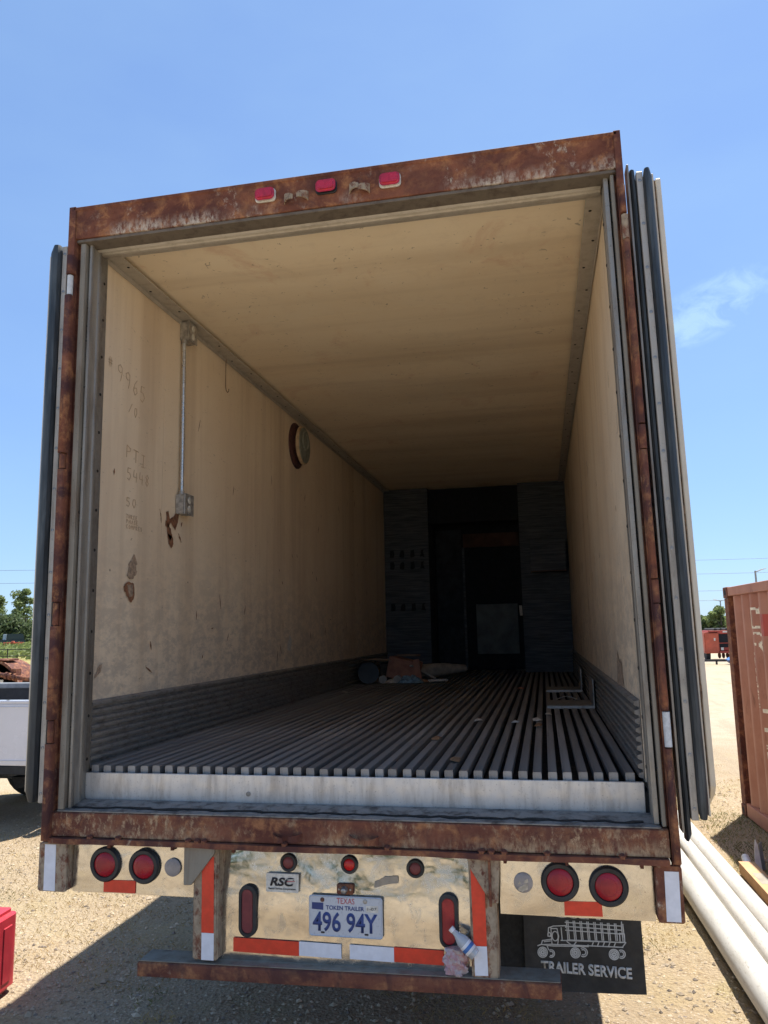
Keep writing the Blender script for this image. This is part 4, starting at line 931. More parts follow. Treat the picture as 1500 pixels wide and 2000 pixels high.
# ------------------------------------------------------------------ things in and on the trailer
hk = G().tube([(XW+0.022, 1.690, 3.872), (XW+0.018, 1.695, 3.84), (XW+0.016, 1.70, 3.68), (XW+0.018, 1.705, 3.655), (XW+0.022, 1.722, 3.645), (XW+0.024, 1.735, 3.66), (XW+0.024, 1.737, 3.675)], 0.0028, 6).build('wire_hook', M['wire'])
tag(hk, 'thin bent wire hook hanging from the ceiling trim beside the conduit', 'hook')
def angle_plate(y0, y1, x0, x1, h, label):
    t = thing('angle_plate', label, 'metal plate', ((x0+x1)/2, y0, 1.4235), 0, 'aluminium plates on the trailer floor')
    ax, bx_ = x0-(x0+x1)/2, x1-(x0+x1)/2
    G().box(ax, bx_, 0, y1-y0, 0.0, 0.004).build('base_sheet', M['alu'], t, 0.001)
    G().box(ax, bx_, -0.004, 0.0, -0.004, 0.016).build('front_edge', M['alu_edge'], t)
    G().box(bx_-0.004, bx_, 0.001, (y1-y0)*0.98, 0.0045, h).build('upright_sheet', M['kick'], t)
    G().box(bx_-0.006, bx_+0.001, -0.003, 0.0035, 0.0, h).build('upright_edge', M['alu_edge'], t)
angle_plate(2.68, 3.25, 0.855, 1.185, 0.20, 'nearer of the two bent aluminium plates by the right kick plate')
angle_plate(4.10, 4.65, 0.855, 1.165, 0.20, 'farther of the two bent aluminium plates by the right kick plate')
wl_ = G().tube([(0.93, 3.30, 1.428), (0.96, 3.34, 1.436), (1.00, 3.37, 1.446), (1.05, 3.35, 1.440), (1.09, 3.30, 1.428)], 0.004, 6).build('wire_loop', M['alu_edge'])
tag(wl_, 'short curved wire lying behind the nearer bent aluminium plate', 'wire')
# junk pile at the left of the floor
FZ = 1.4235
dp = thing('drain_pipe', 'short wide dark pipe lying open end out at the left of the junk pile', 'pipe', (-1.03, 5.22, FZ+0.118), 0.25)
G().lathe([(0.088, 0.004), (0.115, 0.0), (0.115, 0.55), (0.088, 0.55)], (0, 0, 0), (0, 1, 0), 28).build('pipe_wall', M['rubber'], dp)
G().lathe([(0.0885, 0.30), (0.001, 0.32)], (0, 0, 0), (0, 1, 0), 28).build('pipe_plug', M['dark'], dp)
cb = thing('cardboard_box', 'crushed brown cardboard box leaning in the middle of the junk pile', 'box', (-0.70, 5.60, FZ), -0.1)
mt = Matrix.Rotation(0.22, 3, 'Y')
G().obox((0, 0, 0.135), (0.17, 0.11, 0.115), mt).build('box_body', M['brown_card'], cb, 0.006)
G().obox((0.19, -0.14, 0.125), (0.035, 0.008, 0.125), Matrix.Rotation(-0.12, 3, 'Y')).build('box_flap', M['brown_card'], cb, 0.002)
for i, (x, y, lab) in enumerate(((-0.885, 5.28, 'left dull tin can lying in front of the junk pile'), (-0.73, 5.30, 'right dull tin can lying in front of the junk pile'))):
    t = thing('tin_can', lab, 'can', (x, y, FZ+0.042), 0.1, 'tin cans in front of the junk pile')
    G().lathe([(0.028, 0.006), (0.036, 0.003), (0.040, 0.0), (0.040, 0.11), (0.036, 0.113), (0.001, 0.11)], (0, 0, 0), (0, 1, 0), 20).build('can_wall', M['tin'], t)
    G().lathe([(0.041, -0.002), (0.041, 0.003), (0.034, 0.003), (0.034, -0.002)], (0, 0, 0), (0, 1, 0), 20).build('can_rim', M['alu_edge'], t)
g = G(); rnd = random.Random(5); vs = []; n_ = 14
for j in range(n_+1):
    for i in range(n_+1):
        u, v = i/n_-0.5, j/n_-0.5; d = max(0, 1-4*(u*u+v*v)); vs.append((u*0.30, v*0.24, 0.004+0.10*d*(0.6+0.7*abs(mnoise.noise((u*9, v*9, 1))))))
fs = [(j*(n_+1)+i, j*(n_+1)+i+1, (j+1)*(n_+1)+i+1, (j+1)*(n_+1)+i) for j in range(n_) for i in range(n_)]
o = G().add(vs, fs).build('rag', M['rag_blue']); o.location = (-0.60, 5.38, FZ); tag(o, 'crumpled blue grey rag in front of the brown cardboard box', 'rag')
o = G().tube([(0, 0, 0), (0.28, 0.42, 0.01), (0.50, 0.75, 0.0)], [0.085, 0.075, 0.045], 16).build('rolled_mat', M['tube']); o.location = (-0.62, 5.80, FZ+0.088); tag(o, 'grey rolled mat lying behind the cardboard box', 'mat')
o = G().obox((0, 0, 0), (0.16, 0.05, 0.010), Matrix.Rotation(0.3, 3, 'Z')).build('wood_offcut', M['wood'], None, 0.003); o.location = (-0.88, 5.62, FZ+0.235); tag(o, 'pale wood offcut resting on top of the junk pile at its left', 'wood')
o = G().obox((0, 0, 0), (0.13, 0.05, 0.010), Matrix.Rotation(-0.4, 3, 'Z')).build('wood_offcut', M['brown_mat'], None, 0.003); o.location = (-0.66, 5.68, FZ+0.287); tag(o, 'brown wood offcut resting on top of the cardboard box', 'wood')
g = G().obox((0, 0, 0), (0.10, 0.09, 0.10), Matrix.Rotation(0.2, 3, 'Z')).build('battered_crate', M['dark_wood'], None, 0.004); g.location = (-0.90, 5.72, FZ+0.103); tag(g, 'battered dark crate behind the wide dark pipe', 'crate')
def plank(x, y, z, L_, w, h, rz, ry, mat, label):
    o = G().box(-L_, L_, -w, w, -h, h).build('wood_offcut', M[mat], None, 0.002); o.location = (x, y, z); o.rotation_euler = (0, ry, rz); tag(o, label, 'wood')
plank(-0.98, 5.50, FZ+0.25, 0.20, 0.035, 0.008, 0.25, 0.05, 'wood', 'thin wood offcut lying across the wide dark pipe')
plank(-0.50, 5.62, FZ+0.10, 0.20, 0.030, 0.010, 0.9, 0.42, 'tube', 'thin board sloping down beside the cardboard box')
plank(-0.36, 5.50, FZ+0.015, 0.16, 0.02, 0.012, 0.5, 0.0, 'paper', 'pale stick on the slats right of the junk pile')
for i, (x, y, m, sc, lab) in enumerate(((-0.80, 5.34, 'paper', 0.5, 'pale crumpled paper between the tin cans'), (-0.66, 5.30, 'rag_blue', 0.45, 'small blue rag in front of the larger rag'), (-0.93, 5.40, 'brown_mat', 0.55, 'brown crumpled bag behind the left tin can'), (-0.46, 5.44, 'leaf_brown', 0.4, 'rust coloured scrap at the right foot of the cardboard box'))):
    vs = []; n_ = 8
    for j in range(n_+1):
        for q in range(n_+1):
            u, v = q/n_-0.5, j/n_-0.5; d = max(0, 1-4*(u*u+v*v)); vs.append((u*0.30*sc, v*0.24*sc, 0.004+0.16*sc*d*(0.5+0.8*abs(mnoise.noise((u*9+i*3, v*9, 1))))))
    o = G().add(vs, [(j*(n_+1)+q, j*(n_+1)+q+1, (j+1)*(n_+1)+q+1, (j+1)*(n_+1)+q) for j in range(n_) for q in range(n_)]).build('crumpled_scrap', M[m]); o.location = (x, y, FZ); tag(o, lab, 'scrap')
# small litter on the slats
lit = [(-1.0, 4.05, 'paper'), (0.432, 1.86, 'paper'), (0.445, 0.38, 'leaf_brown'), (0.80, 1.62, 'leaf_brown'), (0.79, 1.90, 'paper'), (0.66, 1.75, 'paper'), (0.86, 2.2, 'paper'), (0.28, 1.05, 'leaf_brown'), (0.62, 4.4, 'brown_card')]
labs = ['crumpled paper scrap on the floor near the left kick plate', 'pale paper scrap in the middle of the slatted floor', 'upright dead leaf scrap at the front edge of the slats', 'brown leaf scrap between slats in front of the bent plate', 'pale scrap between slats just in front of the bent plate', 'pale scrap on the slats left of the leaf scrap', 'small pale scrap beside the bent aluminium plate', 'brown leaf scrap on the near slats', 'brown card scrap at the foot of the right bulkhead column']
for i, (x, y, m) in enumerate(lit):
    rr = random.Random(i); pts = blob([(-0.022, -0.03), (0.02, -0.026), (0.026, 0.03), (-0.018, 0.026)], 2, 0.25, i); g = G()
    k = len(pts); vs = [(p[0], p[1], 0.003+0.012*rr.random()) for p in pts]+[(0, 0, 0.022)]; vs += [(a, b, c-0.002) for a, b, c in vs]; k1 = k+1
    fs = [(q, (q+1) % k, k) for q in range(k)]+[(k1+(q+1) % k, k1+q, k1+k) for q in range(k)]+[(q, k1+q, k1+(q+1) % k, (q+1) % k) for q in range(k)]
    o = g.add(vs, fs).build('litter_scrap', M[m]); o.location = (x, y, FZ); tag(o, labs[i], 'litter', 'scraps of litter on the trailer floor')
# bottle and crumpled wrapper wedged by the right bumper post
bt = thing('plastic_bottle', 'clear plastic bottle with a blue label wedged beside the right bumper post', 'bottle', (0.462, 0.012, 0.868), 0)
bt.scale = (0.78, 0.78, 0.78)
q = Vector((0.085, -0.012, -0.080)).normalized()
G().lathe([(0.012, 0.0), (0.013, 0.018), (0.016, 0.03), (0.030, 0.06), (0.031, 0.075), (0.030, 0.13), (0.027, 0.15), (0.010, 0.152)], (0, 0, 0), q, 18).build('bottle_body', M['pet'], bt)
G().lathe([(0.0145, -0.012), (0.0145, 0.006), (0.004, 0.006)], (0, 0, 0), q, 14).build('cap', M['white_plastic'], bt)
G().lathe([(0.0315, 0.082), (0.0318, 0.083), (0.0318, 0.125), (0.0315, 0.126)], (0, 0, 0), q, 18).build('bottle_label', M['white_plastic'], bt)
G().lathe([(0.0322, 0.096), (0.0324, 0.097), (0.0324, 0.112), (0.0322, 0.113)], (0, 0, 0), q, 18).build('label_band', M['blue'], bt)
g = G(); vs = []; ns, nr = 10, 16
for j in range(ns+1):
    for i in range(nr):
        t = 2*math.pi*i/nr; rr = 0.038*(1-0.25*abs(j/ns-0.5))*(1+0.28*math.sin(t*4+j*1.3)+0.2*mnoise.noise((j*.7, i*.9, 3))); vs.append((rr*1.05*math.cos(t), rr*0.7*math.sin(t), 0.092*j/ns))
fs = [(j*nr+i, j*nr+(i+1) % nr, (j+1)*nr+(i+1) % nr, (j+1)*nr+i) for j in range(ns) for i in range(nr)]+[tuple(range(nr)), tuple(ns*nr+i for i in range(nr))]
o = G().add(vs, fs).build('crushed_bottle', M['wrapper']); o.location = (0.470, 0.028, 0.7075); tag(o, 'crushed pink and clear plastic bottle standing on the bumper', 'bottle')

# ------------------------------------------------------------------ shipping container
CX, CY0, CY1, CH = 3.08, -0.06, 6.0, 2.385
K = thing('shipping_container', 'faded rust red shipping container with worn cream letters beside the white pipes', 'container', (CX, CY0, 0.0), R(2.5))
def corr(t):            # corrugation depth along the side, t measured from the near end
    p = (t-0.16) % 0.278
    return 0.0 if p < 0.075 else 0.036*(p-0.075)/0.068 if p < 0.143 else 0.036 if p < 0.210 else 0.036*(0.278-p)/0.068
L = CY1-CY0
g = G(); ts = [0.12]; k = 0
while True:
    base = 0.16+k*0.278
    for q_ in (0.0, 0.075, 0.143, 0.210):
        if base+q_ < L-0.14 and base+q_ > ts[-1]: ts.append(base+q_)
    k += 1
    if base > L: break
ts.append(L-0.13)
vs = []
for t in ts: d = corr(t); vs += [(0.025+d, t, 0.15), (0.025+d, t, CH-0.10), (0.029+d, t, 0.15), (0.029+d, t, CH-0.10)]
fs = []
for i in range(len(ts)-1): a, b = i*4, i*4+4; fs += [(a, b, b+1, a+1), (a+2, a+3, b+3, b+2), (a, a+2, b+2, b), (a+1, b+1, b+3, a+3)]
g.add(vs, fs).build('side_wall', M['cont'], K)
G().box(2.40, 2.435, 0.12, L-0.12, 0.15, CH-0.10).build('side_wall', M['cont'], K)
G().box(0.12, 2.32, L-0.06, L-0.03, 0.15, CH-0.10).build('end_wall', M['cont'], K)
G().box(0.12, 2.32, 0.03, 0.06, 0.15, CH-0.10).build('end_wall', M['cont'], K)
G().box(0.06, 2.38, 0.08, L-0.08, CH-0.05, CH-0.012).build('roof', M['cont'], K)
G().box(0.06, 2.38, 0.08, L-0.08, 0.10, 0.14).build('floor', M['cont_rust'], K)
for x in (0.0, 2.37):
    G().box(x, x+0.07, 0.17, L-0.17, CH-0.098, CH-0.006).build('top_rail', M['cont'], K, 0.004)
    G().box(x+0.004, x+0.06, 0.17, L-0.17, 0.012, 0.148).build('bottom_rail', M['cont'], K, 0.004)
    for y in (0.0, L-0.15):
        G().box(x+0.003, x+0.10, y+0.004, y+0.125 if y == 0 else y+0.146, 0.12, CH-0.12).build('corner_post', M['cont_rust'], K, 0.004)
        for z in (0.0, CH-0.118):
            c_ = G().box(x-0.004, x+0.16, y, y+0.155, z, z+0.118).build('corner_casting', M['cont_rust'], K, 0.006)
            xx = x-0.004 if x == 0 else x+0.16
            G().prism(roundrect(y+0.045, y+0.11, z+0.03, z+0.09, 0.028), 'x', xx-0.0015, xx+0.0015).build('casting_hole', M['dark'], c_)
for y in (0.03, L-0.06):
    for z in (0.02, CH-0.10): G().box(0.16, 2.24, y, y+0.05, z, z+0.09).build('end_rail', M['cont'], K)
# painted letters that follow the corrugation
def cont_letters(fn, t0, t1, z0, z1, step=0.0125, mat='cont_letter', name='painted_letter'):
    g = G(); nt = int((t1-t0)/step); nz = int((z1-z0)/step)
    for i in range(nt):
        for j in range(nz):
            u, v = (i+0.5)/nt, (j+0.5)/nz
            if not fn(u, v): continue
            ta, tb = t1-(t1-t0)*i/nt, t1-(t1-t0)*(i+1)/nt; za, zb = z0+(z1-z0)*j/nz, z0+(z1-z0)*(j+1)/nz
            g.add([(0.0235+corr(ta), ta, za), (0.0235+corr(tb), tb, za), (0.0235+corr(tb), tb, zb), (0.0235+corr(ta), ta, zb)], [(0, 1, 2, 3)])
    bm_o = g.build(name, M[mat], K); return bm_o
def wear(u, v, s, th=0.25): return mnoise.noise((u*5+s, v*9, s)) < th
# u runs left to right as seen from the trailer (far to near), v bottom to top
def let_g(u, v):  return wear(u, v, 1, 0.42) and ((u < 0.34 and v > 0.05) or (v > 0.86 and u < 0.62) or (v < 0.12 and u < 0.75 and u > 0.05) or (0.62 < u < 0.97 and v > 0.62+0.25*(0.97-u) and v < 1.0-(0.97-u)*0.55+0.1 and v > 0.60))
def let_r(u, v):
    if not wear(u, v, 3, 0.42): return False
    d = math.hypot((u-0.42)/0.46, (v-0.68)/0.32)
    return (0.70 < d < 1.0 and u > 0.25) or (0.60-0.10 < u-0.55*(0.42-v) < 0.66 and v < 0.42) or (u < 0.16 and wear(u, v, 6, -0.1))
def let_o(u, v):
    d = math.hypot((u-0.15)/0.8, (v-0.5)/0.5); return 0.62 < d < 1.0 and u > 0.1 and wear(u, v, 8, 0.5)
def let_s(u, v): return wear(u, v, 12, 0.0) and (u > 0.25)

cont_letters(let_g, 5.00, 5.335, 1.94, 2.145)
cont_letters(let_r, 5.00, 5.285, 1.71, 1.905)
cont_letters(let_o, 4.86, 5.19, 0.96, 1.175)
cont_letters(let_s, 4.98, 5.21, 0.71, 0.84)
cont_letters(lambda u, v: mnoise.noise((u*3+2, v*12, 5)) > -0.05 and 0.3 < u < 0.9, 5.215, 5.305, 1.40, 1.71, name='worn_letter_stroke')
cont_letters(lambda u, v: mnoise.noise((u*3+9, v*9, 2)) > 0.12 and 0.2 < u < 0.9, 5.20, 5.26, 1.18, 1.40, name='worn_letter_stroke')
cont_letters(lambda u, v: True, 4.72, 4.945, 1.87, 2.075, 0.02, 'red_faded', 'repainted_patch')

# ------------------------------------------------------------------ white pipes on the ground
def pipe(x0, y0, x1, y1, r, label):
    z0 = r+0.012
    g = G(); n_ = 24; d = Vector((x1-x0, y1-y0, 0)).normalized(); L_ = math.hypot(x1-x0, y1-y0)
    prof = [(r*0.90, 0.015), (r, 0.0)]+[(r+0.0008*mnoise.noise((k*0.7, x0*9, 0)), L_*k/n_) for k in range(1, n_)]+[(r, L_), (r*0.90, L_-0.015)]
    g.lathe(prof, (x0, y0, z0), d, 28)
    o = g.build('white_pipe', M['white_pipe']); tag(o, label, 'pipe', 'white pipes lying on the ground')
    G().lathe([(r*0.905, 0.30), (0.001, 0.31)], (x0, y0, z0), d, 20).build('pipe_bore', M['dark'], o)
    G().lathe([(r*0.905, L_-0.31), (0.001, L_-0.30)], (x0, y0, z0), d, 20).build('pipe_bore', M['dark'], o)
pipe(1.990, -1.2, 1.760, 5.4, 0.092, 'thickest white pipe, nearest to the trailer mud flap')
pipe(2.095, -1.1, 1.914, 4.05, 0.030, 'thin white pipe tucked right against the thickest pipe')
pipe(2.192, -1.3, 1.966, 5.25, 0.061, 'white pipe just right of the dark gap between the pipes')
pipe(2.315, -1.0, 2.088, 5.45, 0.066, 'outermost white pipe, nearest to the cardboard carton')
for y in (-0.6, 3.2):
    o = G().box(1.70 if y > 0 else 1.86, 2.30 if y > 0 else 2.42, y-0.03, y+0.03, -0.03, 0.0125).build('pipe_batten', M['wood'], None, 0.003)
    tag(o, 'flat wooden batten under the near end of the white pipes' if y < 0 else 'flat wooden batten under the white pipes beside the trailer', 'batten')
# carton and offcuts beside the pipes
cn = thing('carton', 'long tan cardboard carton with a grey printed square beside the white pipes', 'box', (2.385, 2.60, 0.0), R(1.2))
G().box(-0.058, 0.058, -1.3, 1.28, 0.012, 0.10).build('carton_body', M['cardboard'], cn, 0.004)
G().box(-0.060, 0.060, -1.3, 1.28, 0.1005, 0.1025).build('carton_lid', M['cardboard'], cn)
G().box(-0.036, 0.040, 0.72, 0.98, 0.1028, 0.1036).build('printed_square', M['card_print'], cn)
o = G().box(-0.085, 0.10, -1.25, 1.1, 0.0, 0.011).build('ground_board', M['dark_wood'], None, 0.002); o.location = (2.385, 2.6, 0.004); o.rotation_euler = (0, 0, R(1.2)); tag(o, 'dark flat board lying under the tan carton', 'board')
pw = thing('pipe_offcut', 'short white pipe offcut lying at the far end of the carton', 'pipe', (2.385, 3.92, 0.040), R(-8))
G().lathe([(0.026, 0.01), (0.033, 0), (0.033, 0.30), (0.026, 0.29)], (0, 0, 0), (0, 1, 0), 18).build('pipe_wall', M['white_plastic'], pw)
G().lathe([(0.0265, 0.1), (0.001, 0.11)], (0, 0, 0), (0, 1, 0), 14).build('pipe_bore', M['dark'], pw)
o = G().prism([(-0.028, 0.0), (0.030, 0.0), (0.018, 0.20), (0.004, 0.24), (-0.012, 0.16)], 'y', -0.003, 0.003).build('plastic_offcut', M['white_plastic']); o.location = (2.475, 4.0, 0.0); o.rotation_euler = (R(-8), 0, R(10)); tag(o, 'thin upright white plastic offcut behind the end of the carton', 'offcut')
o = G().prism([(-0.020, 0.0), (0.022, 0.0), (0.016, 0.22), (-0.010, 0.20)], 'y', -0.003, 0.003).build('slate_offcut', M['grey_rail']); o.location = (2.515, 4.02, 0.0); o.rotation_euler = (R(-5), 0, R(25)); tag(o, 'thin upright grey offcut beside the white plastic offcut', 'offcut')
g = G(); vs = []; n_ = 12
for j in range(n_+1):
    for i in range(7): u, v = i/6, j/n_; vs.append((u*0.30, -v*1.6, 0.055+0.045*math.sin(u*3.1)+0.03*mnoise.noise((u*3, v*5, 4))))
vs += [(a, b, c-0.012) for a, b, c in vs]; k = 7; o_ = 7*(n_+1)
fs = [(j*k+i, j*k+i+1, (j+1)*k+i+1, (j+1)*k+i) for j in range(n_) for i in range(6)]; fs += [tuple(a+o_ for a in f) for f in fs]
for j in range(n_):
    for i in (0, 6): a = j*k+i; fs.append((a, a+k, a+k+o_, a+o_))
for i in range(6):
    for j in (0, n_): a = j*k+i; fs.append((a, a+1, a+1+o_, a+o_))
o = g.add(vs, fs).build('brown_board', M['brown_mat']); o.location = (2.54, 4.12, 0.0); o.rotation_euler = (0, 0, R(12)); tag(o, 'warped brown board lying in the shade against the container', 'board')

# ------------------------------------------------------------------ red fuel can, bottom left
fc = thing('fuel_can', 'red plastic fuel can with raised ribs at the left edge of the gravel', 'fuel can', (-2.415, 1.02, 0.004), R(4))
G().prism(roundrect(-0.185, 0.185, -0.16, 0.16, 0.05, 5), 'z', 0.0, 0.435).build('can_body', M['red_plastic'], fc, 0.028, seg=3)
for k in range(3): G().box(-0.14+k*0.10, -0.085+k*0.10, -0.168, -0.155, 0.09, 0.36).build('can_rib', M['red_plastic'], fc, 0.006)
for k in range(2): G().box(0.180, 0.190, -0.11+k*0.12, -0.03+k*0.12, 0.06, 0.36).build('side_rib', M['red_plastic'], fc, 0.004)
G().box(-0.15, 0.15, -0.10, -0.07, 0.428, 0.442).build('top_rib', M['red_plastic'], fc, 0.004)
G().tube([(-0.12, 0, 0.425), (-0.10, 0, 0.485), (0.02, 0, 0.485), (0.06, 0, 0.425)], 0.018, 10).build('can_handle', M['red_plastic'], fc)
G().lathe([(0.035, 0), (0.035, 0.035), (0.028, 0.04), (0.001, 0.04)], (-0.13, 0.07, 0.43), (0, 0, 1), 18).build('can_cap', M['rubber'], fc)

# ------------------------------------------------------------------ white pickup, left
P = thing('pickup_truck', 'white pickup truck with a dark open bed parked left of the trailer', 'truck', (-4.30, 4.40, 0.0), R(0.8))
prof = [(0, 0.66), (0.02, 1.20), (0.0, 1.285), (-0.02, 1.325), (-2.05, 1.325), (-2.05, 0.66), (-1.83, 0.66)]
arch = [(-1.35+0.46*math.cos(R(a)), 0.66+0.36*math.sin(R(a))) for a in range(180, -1, -20)]
def bedside(y0, y1, name):
    g = G(); poly = [(0, 0.655), (0.015, 1.0), (0.0, 1.30), (-2.05, 1.30), (-2.05, 0.655)]+arch
    g.prism(poly, 'y', y0, y1); o = g.build(name, M['truck_white'], P, 0.012, seg=2)
    G().box(-2.04, -0.01, y0-0.004, y1+0.02, 1.301, 1.333).build('bed_rail', M['truck_white'], o, 0.010, seg=2)
    s_ = -1 if y0 < 0.5 else 1; yy = y0 if s_ < 0 else y1
    a, b = sorted((yy, yy+s_*0.008)); G().box(-2.04, -0.02, a, b, 0.705, 0.715).build('body_crease', M['truck_white'], o, 0.003)
    G().box(-2.04, -0.02, a, b, 1.262, 1.270).build('body_crease', M['truck_white'], o, 0.003)
    G().box(-0.9, -0.05, *( (y0+0.01, y0+0.06) if s_ < 0 else (y1-0.06, y1-0.01)), 0.565, 0.652).build('rocker_trim', M['truck_dark'], o, 0.006)
    return o
bedside(0.0, 0.07, 'bed_side'); bs = bedside(1.80, 1.87, 'bed_side')
for k in range(5): G().lathe([(0.016, 0), (0.016, 0.002), (0.001, 0.003)], (-0.25-k*0.29, 0.035, 1.333), (0, 0, 1), 8).build('stake_hole', M['truck_dark'], P)
G().box(-2.04, -0.02, 1.785, 1.798, 0.80, 1.332).build('bed_liner', M['truck_dark'], P)
G().box(-2.04, -0.02, 1.76, 1.885, 1.334, 1.405).build('bed_cap', M['grey_rail'], P, 0.01)
G().box(-2.04, -0.02, 0.075, 1.78, 0.78, 0.82).build('bed_floor', M['truck_dark'], P)
G().box(-0.05, 0.0, 0.075, 1.795, 0.68, 1.30).build('tailgate', M['truck_white'], P, 0.01, seg=2)
G().box(0.0, 0.13, 0.02, 1.85, 0.50, 0.64).build('rear_bumper', M['tin'], P, 0.02, seg=2)
for y in (0.09, 1.72): G().box(-0.02, 0.006, y-0.07, y+0.07, 0.92, 1.22).build('tail_lamp', M['lens'], P, 0.006)
body = [(-2.09, 0.60), (-2.09, 1.33), (-2.16, 1.38), (-2.42, 1.86), (-2.60, 1.91), (-3.35, 1.90), (-3.95, 1.36), (-5.1, 1.24), (-5.28, 1.12), (-5.32, 0.60), (-4.95, 0.60)]+[(-4.45+0.47*math.cos(R(a)), 0.60+0.42*math.sin(R(a))) for a in range(180, -1, -20)]+[(-3.98, 0.55)]
G().prism(body, 'y', 0.02, 1.85).build('cab', M['truck_white'], P, 0.03, seg=2)
for y0, y1 in ((0.012, 0.019), (1.851, 1.858)):
    G().prism([(-2.30, 1.38), (-2.52, 1.80), (-3.25, 1.80), (-3.75, 1.38)], 'y', y0, y1).build('side_window', M['glass'], P)
for x in (-1.35, -4.45):
    for y in (0.12, 1.75):
        w = G().lathe([(0.22, -0.11), (0.34, -0.115), (0.385, -0.09), (0.385, 0.09), (0.34, 0.115), (0.22, 0.11)], (x, y, 0.385), (0, 1, 0), 28).build('wheel', M['tyre'], P)
        G().lathe([(0.219, -0.09), (0.219, 0.09), (0.12, 0.06), (0.03, 0.07)], (x, y, 0.385), (0, 1 if y > 1 else -1, 0), 20).build('rim', M['rim'], w)
G().tube([(-2.6, 0.55, 0.46), (-0.5, 0.55, 0.47), (0.02, 0.45, 0.46)], 0.045, 12).build('exhaust_pipe', M['tin'], P)
sw = G().lathe([(0.20, -0.10), (0.33, -0.11), (0.37, -0.08), (0.37, 0.08), (0.33, 0.11), (0.20, 0.10)], (-0.86, 0.93, 0.58), (0, 0.25, 1), 24).build('spare_wheel', M['tyre'], P)
G().tube([(-1.35, 0.2, 0.40), (-1.35, 1.65, 0.40)], 0.05, 10).build('rear_axle', M['black_steel'], P)
G().prism([(-0.72, 0.47), (-0.50, 0.47), (-0.56, 0.36), (-0.66, 0.34)], 'y', 0.40, 0.50).build('spring_hanger', M['black_steel'], P, 0.004)
for y in (0.45, 1.42): G().box(-5.0, 0.0, y-0.04, y+0.04, 0.50, 0.60).build('chassis_rail', M['black_steel'], P)

# ------------------------------------------------------------------ rusty drum machine behind the pickup
D_ = thing('rusty_drum_machine', 'rust brown drum machine with a clamped steel bar and white stickers behind the pickup', 'machine', (-12.05, 13.3, 0.0))
G().lathe([(0.70, 0), (0.76, 0.03), (0.76, 0.8), (0.70, 0.83), (0.05, 0.86)], (0, 0, 0.72), (0, 1, 0), 40).build('drum', M['rust_dark'], D_)
G().lathe([(0.785, 0), (0.785, 0.05), (0.72, 0.05), (0.72, 0)], (0, -0.02, 0.72), (0, 1, 0), 40).build('drum_rim', M['rust'], D_)
G().tube([(-1.6, -0.12, 1.24), (0.2, -0.12, 1.16), (1.35, -0.12, 1.00)], 0.055, 12).build('steel_bar', M['rust_bar'], D_)
for x, z in ((-0.9, 1.215), (0.28, 1.15), (0.52, 1.117), (0.62, 1.102), (0.74, 1.085)): G().lathe([(0.085, -0.03), (0.085, 0.03)], (x, -0.12, z), (1, 0, -0.1), 14).build('bar_clamp', M['rust_bar'], D_)
G().box(-0.5, 0.36, -0.1, 0.5, 1.455, 1.50).build('top_plate', M['rust_dark'], D_, 0.01)
G().box(0.60, 0.74, -0.1, 0.1, 1.12, 1.28).build('bar_bracket', M['rust_dark'], D_, 0.01)
G().box(-0.1, 0.36, -0.030, -0.022, 0.70, 1.02).build('white_sticker', M['sticker'], D_)
s2 = G().box(0.50, 0.64, -0.030, -0.022, 0.80, 0.92).build('white_sticker', M['sticker'], D_)
for k in range(2): G().lathe([(0.030, 0), (0.030, 0.003), (0.017, 0.003), (0.017, 0)], (0.54+k*0.06, -0.031, 0.86), (0, -1, 0), 14).build('sticker_mark', M['ink_black'], s2)
for x in (-0.5, 0.5): G().box(x-0.05, x+0.05, 0.1, 0.7, -0.02, 0.4).build('skid_leg', M['rust_dark'], D_)
G().lathe([(0.10, 0), (0.12, 0.02), (0.12, 0.22), (0.10, 0.24)], (1.02, -0.1, 0.94), (0, 1, 0), 18).build('ball_hitch', M['black_steel'], D_)
G().box(0.95, 1.10, -0.05, 0.2, -0.02, 0.85).build('hitch_stand', M['rust_dark'], D_)

# ------------------------------------------------------------------ pipe fence, off-road vehicle, weeds
fn = thing('pipe_fence', 'dark two rail pipe fence in front of the green weeds at left', 'fence', (-45, 55, 0))
for z in (1.02, 0.46): G().tube([(-30, 0, z), (7, 0, z), (20, -2.0, z)], 0.035, 8).build('fence_rail', M['black_steel'], fn)
for x in (-26, -20, -14, -8, -2.6, 1.6, 5.0, 9, 14, 19):
    y_ = 0 if x <= 7 else -(x-7)*2/13
    G().tube([(x, y_, 0), (x, y_, 1.08)], 0.045, 8).build('fence_post', M['black_steel'], fn)
J = thing('off_road_vehicle', 'small dark off road vehicle with a pale windscreen frame among the weeds', 'vehicle', (-71.4, 92, 0.55), R(-38))
G().box(-0.85, 0.85, -1.9, 1.9, 0.45, 1.15).build('body', M['green_dark'], J, 0.08, seg=2)
G().prism([(-0.6, 1.15), (-0.55, 1.95), (1.6, 1.95), (1.75, 1.15)], 'x', -0.78, 0.78).build('cabin', M['green_dark'], J, 0.06, seg=2)
G().prism([(-0.66, 1.14), (-0.60, 1.92), (-0.56, 1.92), (-0.62, 1.14)], 'x', -0.80, 0.80).build('windscreen_frame', M['ink_grey'], J, 0.01)
G().prism([(-0.67, 1.24), (-0.625, 1.82), (-0.61, 1.82), (-0.655, 1.24)], 'x', -0.66, 0.66).build('windscreen', M['glass'], J)
for x in (-0.6, 0.6): G().lathe([(0.13, 0), (0.13, 0.03), (0.05, 0.06)], (x, -1.9, 0.92), (0, -1, 0), 14).build('headlight', M['sticker'], J)
G().box(-0.9, 0.9, -2.05, -1.9, 0.42, 0.60).build('front_bumper', M['black_steel'], J, 0.03)
